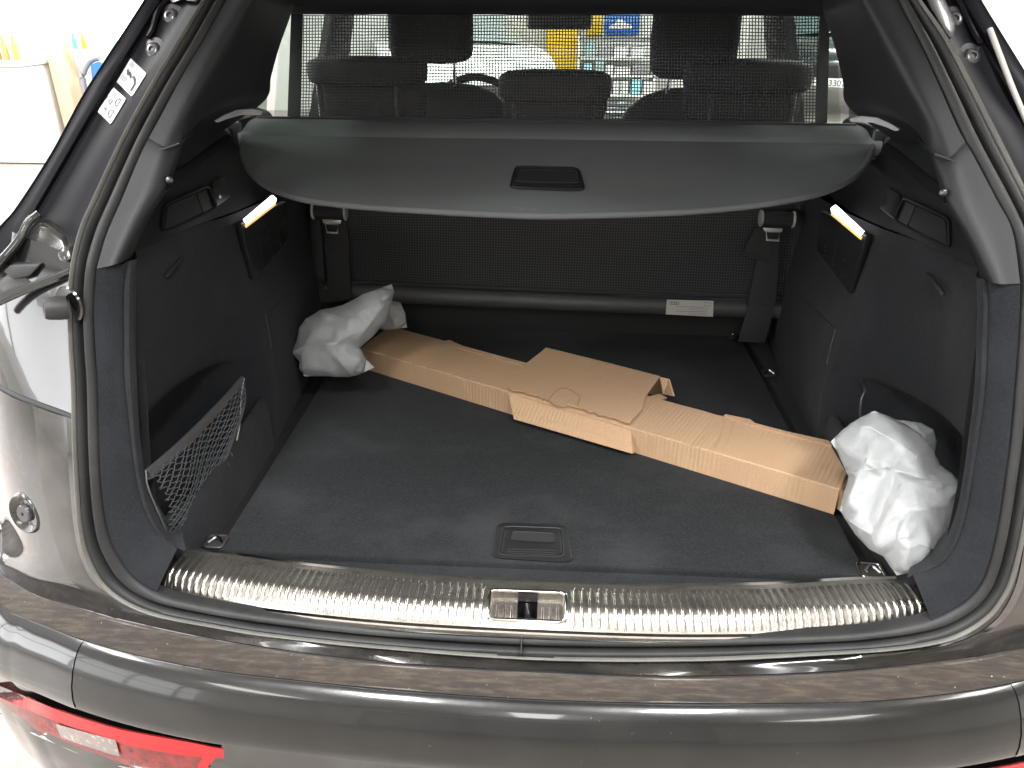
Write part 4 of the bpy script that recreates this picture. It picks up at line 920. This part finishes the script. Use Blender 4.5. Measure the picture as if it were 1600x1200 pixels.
top_ = rows; botr = [[p+V(0, 0, -.006) for p in r] for r in rows]
child('cover_sheet', fix(join('cover_sheet', [gridmesh('a', top_), gridmesh('a', botr[::-1])])[2]), M['cover'], lc_)
child('edge_bead', tube('edge_bead', [p+V(0, .001, -.003) for p in ow], .0055, 10), M['cover'], lc_)
bxl, bxr = P(382, 190, Y=.70), P(1377, 208, Y=.70)
cas = [[V(x, y, z-.0+.0*x) for x in (bxl.x+.004, 0, bxr.x-.004)] for y, z in ((.655, 1.205), (.645, 1.225), (.652, 1.242), (.675, 1.252), (.70, 1.256), (.735, 1.256), (.75, 1.25), (.752, 1.2))]
child('cassette', loft('cassette', cas, 20, 3, True, 50), M['cover'], lc_)
child('slot_line', boxes('slot_line', [((0, .722, 1.2585), (1.17, .006, .004))]), M['rubber_black'], lc_)
for s in SIDES:
    x = s*.607
    child('end_cap', boxes('end_cap', [((x, .70, 1.235), (.028, .10, .055))], .006, 2), M['plastic_black'], lc_)
    child('end_cap', boxes('end_latch', [((x*1.035, .66, 1.235), (.03, .04, .03))], .005, 2), M['plastic'], lc_)
ho = rpoly([(796, 294), (805, 261), (905, 264), (914, 298)], .15)
hp_ = child('handle', slab('cover_handle', [CP(*p, .001) for p in ho], cn, .004, .0015), M['plastic'], lc_)
hin = rpoly([(804, 284), (809, 264.5), (901, 267), (906, 286)], .15)
child('grip_recess', slab('grip_recess', [CP(*p, .0052) for p in hin], cn, .0006), M['rubber_black'], hp_)
child('grip_rim', tube('grip_rim', [CP(*p, .0058) for p in hin], .0014, 6, True), M['plastic'], hp_)
child('grip_rim', tube('grip_rim2', [CP(*p, .0045) for p in ho], .0014, 6, True), M['plastic'], hp_)

# upper partition net
def net(name, label, cat, cTL, cTR, cBR, cBL, pitch, wd, m):
    t = thing(name, label, cat, tuple(cBL))
    nrm = (cTR-cTL).cross(cBL-cTL).normalized(); v = []; f = []
    W_, H_ = (cTR-cTL).length, (cBL-cTL).length; nx, ny = int(W_/pitch), int(H_/pitch)
    def strand(a, b, sidev, h):
        o = len(v); v.extend([a-sidev, a+sidev, a+nrm*h, b-sidev, b+sidev, b+nrm*h])
        f.extend([(o, o+1, o+4, o+3), (o+1, o+2, o+5, o+4), (o+2, o, o+3, o+5)])
    ex = (cTR-cTL).normalized()*wd/2; ey = (cBL-cTL).normalized()*wd/2
    for i in range(nx+1):
        a, b = cTL.lerp(cTR, i/nx), cBL.lerp(cBR, i/nx); K = 6
        for k in range(K):
            wob = lambda q: ex*.5*math.sin(q*3.1+i*.7)
            strand(a.lerp(b, k/K)+wob(k), a.lerp(b, (k+1)/K)+wob(k+1), ex, wd*.6)
    for j in range(ny+1):
        a, b = cTL.lerp(cBL, j/ny), cTR.lerp(cBR, j/ny); K = 24
        for k in range(K):
            wob = lambda q: ey*.8*math.sin(q*1.7+j*.5)
            strand(a.lerp(b, k/K)+wob(k), a.lerp(b, (k+1)/K)+wob(k+1), ey, wd*.5)
    child('net_mesh', mesh(name+'_mesh', v, f, False), m, t, kind='stuff')
    return t, nrm
uTL, uTR, uBL, uBR = P(470, 24, Y=.80), P(1283, 24, Y=.80), P(469, 186, Y=.735), P(1279, 196, Y=.735)
un, nrm = net('partition_net', 'black square mesh partition net stretched above the load cover to the roof', 'net', uTL, uTR, uBR, uBL, .00585, .0019, M['net'])
for pts in ([(455, 22), (473, 22), (469, 188), (449, 188)], [(1281, 22), (1297, 22), (1292, 200), (1274, 200)]):
    q = [P(*p, Y=.80 if p[1] < 100 else .735) for p in pts]
    child('side_hem', slab('side_hem', [p+V(0, -.002, 0) for p in q], (0, 1, 0), .006, .001), M['fabric'], un)
child('top_rod', tube('top_rod', [P(452, 12, Y=.80), P(1300, 12, Y=.80)], .012, 12), M['plastic_black'], un)
# lower net
lTL, lTR, lBL, lBR = P(497, 300, Y=.90), P(1252, 300, Y=.90), P(503, 440, Y=.92), P(1232, 472, Y=.92)
ln, nrm2 = net('luggage_net', 'lower black mesh luggage net hanging below the load cover with label and straps', 'net', lTL, lTR, lBR, lBL, .0061, .0019, M['netlow'])
child('bottom_tube', tube('bottom_tube', [P(492, 453, Y=.925), P(870, 471, Y=.925), P(1238, 484, Y=.925)], .023, 16), M['tube'], ln)
hemt = [P(490, 438, Y=.918), P(870, 454, Y=.918), P(1238, 466, Y=.918)]
child('hem', tube('hem', hemt, .005, 6), M['fabric'], ln)
for pts in ([(482, 300), (500, 300), (503, 440), (512, 474), (492, 474), (484, 430)], [(1246, 300), (1270, 300), (1248, 470), (1240, 497), (1224, 497), (1228, 470)]):
    q = [P(*p, Y=.905) for p in pts]; child('side_hem', slab('side_hem', q, (0, 1, 0), .006, .001), M['fabric'], ln)
# label on the tube
lab = [P(*p, Y=.90) for p in [(1042, 468), (1115, 470), (1114, 495), (1040, 491)]]
lb = child('type_label', slab('type_label', lab, (0, -1, 0), .0006), M['labelw'], ln)
def LU(u, v, h=.0012): return lab[0].lerp(lab[1], u).lerp(lab[3].lerp(lab[2], u), v)+V(0, -h, 0)
for k in range(4):
    c = LU(.085+.05*k, .22); rr = .0036
    child('ring', tube('ring', [c+V(rr*math.cos(a), 0, rr*math.sin(a)) for a in [2*math.pi*i/16 for i in range(16)]], .00055, 5, True), M['ink'], lb)
def text(body, u, v, size, par, m='ink'):
    c = bpy.data.curves.new('text', 'FONT'); c.body = body; c.size = size; c.extrude = .0001; c.materials.append(M[m])
    o = child('lettering', fontmesh(c), None, par); p = LU(u, v); o.location = p-par.parent.location; d = (lab[1]-lab[0]).normalized()
    o.rotation_euler = (R(90), math.asin(-d.z), 0); return o
text('HR  7954', .33, .3, .0065, lb)
text('\u25b2 ACHTUNG', .03, .62, .0058, lb)
text('ATTENTION', .08, .92, .005, lb)
child('picture', tube('picture', [LU(a, b) for a, b in [(.8, .12), (.92, .12), (.92, .34), (.8, .34)]], .0005, 4, True), M['ink'], lb)
for k in range(5): child('print_line', boxes('print_line', [((LU(.68, .5+.1*k)), (.045, .0004, .0007))]), M['inkgrey'], lb)
child('print_line', boxes('print_rule', [((LU(.5, .42)), (.066, .0004, .0006)), ((LU(.5, .72)), (.066, .0004, .0006))]), M['ink'], lb)
# straps
def strap(side, roll, buckle, flap, belt, belt2):
    a, b = P(*roll[0], Y=.87), P(*roll[1], Y=.87)
    st = child('strap', slab('strap', [P(*p, Y=.885) for p in belt], (0, 1, 0), .003, .0008), M['fabric'], ln)
    child('webbing', slab('webbing', [P(*p, Y=.893) for p in belt2], (0, 1, 0), .003, .0008), M['fabric'], st)
    child('flap', slab('flap', [P(*p, Y=.878) for p in flap], (0, 1, .0), .004, .001), M['fabric'], st)
    child('stitching', tube('stitching', [P(flap[2][0], flap[2][1]-6, Y=.8775), P(flap[3][0], flap[3][1]-6, Y=.8775)], .0006, 4), M['rubber_black'], st)
    child('roller', tube('roller', [a, b], .0165, 20), M['fabric'], st)
    for q, d in ((a, -1), (b, 1)):
        child('roller_cap', lathe('roller_cap', q-V(d*.001, 0, 0), (d, 0, 0), [(.0165, -.002), (.0185, 0), (.0185, .003), (.015, .004), (0, .004)], 22), M['satin'], st)
    k = buckle; q = [P(*p, Y=.866) for p in k]
    child('buckle', tube('buckle', q[:4], .0028, 8, True), M['satin'], st)
    child('buckle', slab('buckle_bar', [P(*p, Y=.864) for p in k[4:8]], (0, 1, 0), .003, .0008), M['satin'], st)
strap(-1, ((490, 330), (540, 332)), [(508, 349), (529, 350), (527, 364), (511, 363), (503, 343), (533, 344), (532, 350), (505, 349)],
      [(508, 345), (540, 345), (547, 394), (509, 392)], [(511, 340), (541, 340), (549, 468), (512, 466)], [(486, 335), (500, 335), (508, 440), (488, 436)])
strap(1, ((1189, 341), (1239, 343)), [(1197, 361), (1219, 362), (1217, 376), (1198, 375), (1192, 356), (1223, 357), (1222, 363), (1195, 362)],
      [(1180, 355), (1211, 357), (1200, 412), (1160, 398)], [(1196, 355), (1220, 357), (1212, 478), (1168, 475)], [(1170, 475), (1211, 478), (1195, 536), (1153, 534)])
child('end_pouch', slab('end_pouch', [P(*p, Y=.90) for p in [(492, 452), (545, 455), (543, 470), (500, 474)]], (0, 1, 0), .01, .002), M['fabric'], ln)

# ------------------------------------------------------------------ the parcel
pk = thing('cardboard_parcel', 'long brown cardboard parcel lying diagonally with both ends wrapped in white foil', 'parcel', tuple(P(950, 640, Z=FZ)))
HB_ = .052; zt = FZ+HB_
tfl, tfr = P(564, 544, Z=zt), P(1312, 764, Z=zt); tbl, tbr = P(610, 509, Z=zt), P(1317, 700, Z=zt)
ax = (tfr-tfl); ax.z = 0; LA = ax.length; ax.normalize(); pv = V(-ax.y, ax.x, 0)
wl = (tbl-tfl).dot(pv); wr_ = (tbr-tfr).dot(pv)
ends = (tbl-tfl).dot(ax)
def cardmesh(name, verts, faces, inset=0):
    me = mesh(name, verts, faces, False)
    uvl = me.uv_layers.new(name='UVMap'); ug = pk.location
    for p in me.polygons:
        n = p.normal
        for li in p.loop_indices:
            c = me.vertices[me.loops[li].vertex_index].co; a = (c-tfl).dot(ax); b = (c-tfl).dot(pv)
            uvl.data[li].uv = (a, c.z if abs(n.z) < .5 else b)
    return me
def boxprofile(nA=90):
    v = []; f = []
    prof = 10
    for i in range(nA+1):
        t = i/nA; a = t*LA; wd = wl+(wr_-wl)*t
        bend = -.0016*math.exp(-((t-.755)/.012)**2)-.001*math.exp(-((t-.79)/.008)**2)
        nz = .0009*noise.noise(V(a*9, 0, 1))
        st = ends*(1-t)*.0
        bul = .0012*math.sin(a*40)*.3
        P2 = [(0, 0), (0, HB_*.5), (0, HB_-.002), (.002, HB_), (wd*.33, HB_+.001), (wd*.66, HB_+.001), (wd-.002, HB_), (wd, HB_-.002), (wd, HB_*.5), (wd, 0)]
        for q, (b, z) in enumerate(P2):
            sk = ends*(b/max(wd, .01))*(1-t)**6 if False else 0
            e = noise.noise(V(a*14, b*20, z*20))*.0008
            bb = b+(-bend if q in (1, 2) else bend if q == 8 else 0)
            v.append(tfl+ax*(a+(ends*b/wd if i == 0 else 0))+pv*(bb+(e if q in (1, 8) else 0))+V(0, 0, z-HB_+bend*(1 if 3 <= q <= 6 else 0)+nz*(3 <= q <= 6)+e*(3 < q < 6)))
    for i in range(nA):
        for q in range(prof):
            f.append((i*prof+q, i*prof+(q+1) % prof, (i+1)*prof+(q+1) % prof, (i+1)*prof+q))
    f += [tuple(range(prof))[::-1], tuple(nA*prof+q for q in range(prof))]
    return v, f
bv, bf = boxprofile(); bm_ = cardmesh('long_box', bv, bf)
child('long_box', fix(bm_), M['card'], pk)
def thin(name, pts, n, th=.0035, wob=0, sub=1, par=pk):
    v = [p.copy() for p in pts]+[p+Vector(n).normalized()*th for p in pts]; k = len(pts)
    me = cardmesh(name, v, [tuple(range(k))[::-1], tuple(range(k, 2*k))]+[(i, (i+1) % k, (i+1) % k+k, i+k) for i in range(k)])
    fix(me); return child(name, me, M['card'], par)
# ragged overlap along the back edge
thin('overlap_strip', [P(*p, Z=zt+.003) for p in [(694, 533), (702, 531), (725, 541), (760, 551), (822, 568), (818, 571), (750, 553), (715, 543)]], (0, 0, -1), .004)
thin('overlap_strip', [P(*p, Z=zt+.003) for p in [(1131, 649), (1134, 647), (1172, 655), (1180, 661), (1230, 674), (1312, 692), (1312, 699), (1250, 684), (1175, 664)]], (0, 0, -1), .004)
# raised sleeve around the middle
zs = zt+.004
S = lambda px, py, z=zs: P(px, py, Z=z)
rag = [(793, 607)]
for i in range(1, 24):
    t = i/24; x = 793+(983-793)*t; y = 607+(662-607)*t+random.uniform(-1.6, 1.6)+(3 if .36 < t < .5 else 0); rag.append((x, y))
rag.append((984, 662))
slv = [S(*p) for p in rag]+[S(1003, 642), S(1008, 622), S(1031, 590), S(950, 569), S(853, 545), S(845, 552), S(822, 570), S(806, 590)]
sleeve = thin('sleeve_top', slv, (0, 0, 1), .0035)
thin('sleeve_front', [S(793, 607, zs-.001), S(984, 662.5, zs-.001), P(991, 707, Z=FZ+.012), P(988, 709, Z=FZ+.012), P(803, 655, Z=FZ+.014)], pv, .0035)
thin('sleeve_front', [S(979, 663, zs-.004), S(987, 664, zs-.004), P(997, 704, Z=FZ+.004), P(990, 708, Z=FZ+.006)], pv, .003)
thin('sleeve_back', [S(853, 545, zs), S(1031, 590, zs), S(1031, 590, zs)+V(.012, .016, -.055), S(853, 545, zs)+V(.012, .016, -.055)], pv, .0035)
thin('sleeve_side', [S(1031, 589, zs+.001), S(1044, 592, zs-.004), S(1052, 619, zs-.016), S(1036, 616, zs-.03)], (1, -.3, 0), .0035)
thin('sleeve_side', [S(1006, 622, zs-.003), S(1030, 615, zs-.014), S(1042, 621, zs-.014), S(1018, 629, zs-.004)], (0, 0, -1), .003)
# half moon tab and its cuts
tab = [(858, 623), (866, 613), (876, 606), (890, 608), (906, 619), (903, 634)]
child('tab_cut', tube('tab_cut', [S(*p, zs+.0042) for p in tab], .0007, 5), mat('card_cut', (.25, .14, .07), .9), pk)
thin('tab', [S(*p, zs+.0036) for p in [(860, 624), (868, 614), (877, 608), (889, 610), (903, 620), (900, 634), (884, 629)]], (0, 0, 1), .0008)
M['core'] = bpy.data.materials['card_cut']
child('torn_edge', tube('torn_edge', [S(x, y+1, zs+.001) for x, y in rag], .0009, 5), M['core'], pk)
# crease lines and torn end
for px in ((1132, 648, 1118, 698, 1119, 740), (1146, 655, 1129, 705, 1132, 747)):
    p1, p2, p3 = P(px[0], px[1]+4, Z=zt+.0012), P(px[2], px[3], Z=zt+.0008), None
    child('crease', tube('crease', splL([p1, p1.lerp(p2, .5)+ax*.003, p2], 10), .0009, 5), M['card'], pk)
thin('torn_end', [P(1312, 704, Z=zt+.001), P(1330, 745, Z=zt-.008), P(1322, 776, Z=zt-.02), P(1313, 799, Z=FZ+.006), P(1308, 795, Z=FZ+.004), P(1311, 763, Z=zt)], ax, .003)
# wrapped ends: crumpled sheets with folds
def wrap(name, outline, Yc, slope, depth, ridges, seed, extra=60, par=pk):
    rnd = random.Random(seed); poly = [Vector(p) for p in outline]; n = len(poly)
    def inside(x, y):
        c = False; j = n-1
        for i in range(n):
            if ((poly[i].y > y) != (poly[j].y > y)) and x < (poly[j].x-poly[i].x)*(y-poly[i].y)/(poly[j].y-poly[i].y)+poly[i].x: c = not c
            j = i
        return c
    def edged(x, y):
        return min(geometry.intersect_point_line(Vector((x, y)), poly[i], poly[(i+1) % n]) and
                   max(0, ((lambda q, t: (Vector((x, y))-(poly[i] if t < 0 else poly[(i+1) % n] if t > 1 else q.to_2d())).length)(*geometry.intersect_point_line(Vector((x, y)), poly[i], poly[(i+1) % n])))) for i in range(n))
    pts = []; h = []
    for i in range(n):
        for k in range(3):
            q = poly[i].lerp(poly[(i+1) % n], k/3); pts.append(q); h.append(0)
    nb = len(pts)
    edges = [(i, (i+1) % nb) for i in range(nb)]
    xs = [p.x for p in poly]; ys = [p.y for p in poly]; ext = min(max(xs)-min(xs), max(ys)-min(ys))/2
    base = lambda x, y: math.sqrt(max(0, 1-(1-min(1, edged(x, y)/(ext*.75)))**2))*depth
    for rd in ridges:
        prev = None; (hh, line) = rd
        fine = []
        for a, b in zip(line, line[1:]):
            m = max(1, int((Vector(b)-Vector(a)).length/14))
            for k in range(m): fine.append(Vector(a).lerp(Vector(b), k/m))
        fine.append(Vector(line[-1]))
        for j, q in enumerate(fine):
            if not inside(q.x, q.y): continue
            pts.append(q); h.append(base(q.x, q.y)+hh*(.6+.4*math.sin(math.pi*(j+.5)/len(fine))))
    tries = 0; cnt = 0
    while cnt < extra and tries < 6000:
        tries += 1; x, y = rnd.uniform(min(xs), max(xs)), rnd.uniform(min(ys), max(ys))
        if not inside(x, y) or min((Vector((x, y))-p).length for p in pts) < 9: continue
        pts.append(Vector((x, y))); h.append(base(x, y)+rnd.uniform(-.006, .002)); cnt += 1
    res = geometry.delaunay_2d_cdt(pts, edges, [list(range(nb))], 1, 1e-5)
    vv, fa = res[0], res[2]; orig = res[3]
    hv = [(h[o[0]] if o else 0) for o in orig]
    bmm = bmesh.new(); front = []; backv = []
    ymean = sum(ys)/n
    for q, hh in zip(vv, hv):
        Yp = Yc+slope*(ymean-q.y)
        p = P(q.x, q.y, Y=Yp); d = (p-CAM).normalized()
        front.append(bmm.verts.new(p-d*hh))
    for f_ in fa:
        try: bmm.faces.new([front[i] for i in f_])
        except ValueError: pass
    bound = {i for i, hh in enumerate(hv) if hh == 0}
    for i, (q, hh) in enumerate(zip(vv, hv)):
        if i in bound: backv.append(front[i]); continue
        p = front[i].co; d = (p-CAM).normalized(); np_ = p+d*(hh+min(.07, base(q.x, q.y)*1.2))
        np_.z = max(np_.z, FZ+.003); backv.append(bmm.verts.new(np_))
    for f_ in fa:
        if all(i in bound for i in f_): continue
        try: bmm.faces.new([backv[i] for i in f_][::-1])
        except ValueError: pass
    bmesh.ops.recalc_face_normals(bmm, faces=bmm.faces)
    fset = set(front[i] for i in bound)
    for e in bmm.edges:
        if e.verts[0] in fset and e.verts[1] in fset: e.seam = True
    for it in range(2):
        bmesh.ops.subdivide_edges(bmm, edges=bmm.edges[:], cuts=1, use_grid_fill=True)
        bmesh.ops.triangulate(bmm, faces=[f_ for f_ in bmm.faces if len(f_.verts) > 4])
        bmesh.ops.smooth_vert(bmm, verts=[v_ for v_ in bmm.verts if not any(e.seam for e in v_.link_edges)], factor=.22, use_axis_x=True, use_axis_y=True, use_axis_z=True)
    for v_ in bmm.verts:
        c = v_.co; v_.co = c+v_.normal*((abs(noise.noise(c*19))-.2)*-.0065+(abs(noise.noise(c*52+Vector((3, 1, 2))))-.2)*-.0026)*(.25 if any(e.seam for e in v_.link_edges) else 1)
        if v_.co.z < FZ+.002: v_.co.z = FZ+.002
    me = bpy.data.meshes.new(name); bmm.to_mesh(me); bmm.free()
    me.polygons.foreach_set('use_smooth', [True]*len(me.polygons))
    o_ = child('foil_wrap', me, M['foil'], par)
    tr_ = bvh(me)
    for hh, line in ridges:
        pts_ = [hit(tr_, *p, off=-.0002)[0] for p in line if inside(*p)]
        fine_ = [hit(tr_, a[0]+(b[0]-a[0])*k/6, a[1]+(b[1]-a[1])*k/6, off=-.0002, Yd=9)[0] for a, b in zip(line, line[1:]) for k in range(6)]
        fine_ = [p for p in fine_ if p.y < 3]
        if len(fine_) > 4: child('fold', tube('fold', fine_, [.0004]+[.0012]*(len(fine_)-2)+[.0004], 5), M['foil'], o_)
    return o_
wrap('foil_behind', [(560, 500), (590, 468), (626, 472), (633, 490), (636, 512), (600, 516)], .74, .0002, .02, [(.006, [(606, 475), (612, 495), (618, 512)])], 3, 14)
wrap('foil_left', [(455, 550), (464, 532), (467, 512), (478, 498), (500, 484), (535, 477), (566, 460), (612, 444), (616, 455), (610, 480), (603, 502), (585, 524), (563, 543), (572, 562), (585, 574), (560, 586), (545, 590), (500, 588), (476, 588), (467, 577), (468, 565)],
     .61, .0006, .05, [(.014, [(614, 448), (597, 480), (578, 505), (560, 530)]), (.012, [(458, 550), (475, 540), (510, 537), (530, 533), (560, 517)]), (.01, [(525, 537), (528, 560), (548, 588)]), (.006, [(478, 500), (500, 512), (525, 520)]), (.008, [(472, 540), (472, 575)]), (.008, [(500, 486), (545, 500), (575, 480)])], 11, 34)
wrap('foil_right_back', [(1400, 655), (1440, 661), (1458, 671), (1464, 690), (1461, 710), (1430, 712)], .27, .0004, .02, [(.004, [(1430, 664), (1450, 690)])], 5, 12)
wrap('foil_right', [(1308, 706), (1298, 690), (1318, 670), (1343, 653), (1366, 642), (1390, 651), (1416, 663), (1440, 680), (1458, 703), (1470, 726), (1488, 740), (1504, 758), (1503, 773), (1494, 802), (1484, 828), (1473, 850), (1458, 888), (1430, 893), (1401, 899), (1380, 869), (1357, 857), (1336, 834), (1321, 812), (1312, 796), (1318, 772), (1326, 745)],
     .14, .0007, .06, [(.016, [(1366, 695), (1352, 720), (1340, 745), (1325, 785)]), (.016, [(1325, 737), (1345, 735), (1370, 733), (1392, 731), (1430, 745), (1497, 762)]), (.014, [(1395, 735), (1390, 765), (1372, 810), (1362, 830)]), (.012, [(1325, 812), (1345, 825), (1362, 835), (1370, 858)]), (.013, [(1400, 842), (1408, 825), (1420, 800), (1480, 790)]), (.013, [(1415, 890), (1421, 860), (1419, 838), (1402, 842)]), (.01, [(1421, 845), (1450, 855), (1468, 862)]), (.008, [(1330, 665), (1360, 668), (1400, 690), (1440, 720)])], 21, 45)
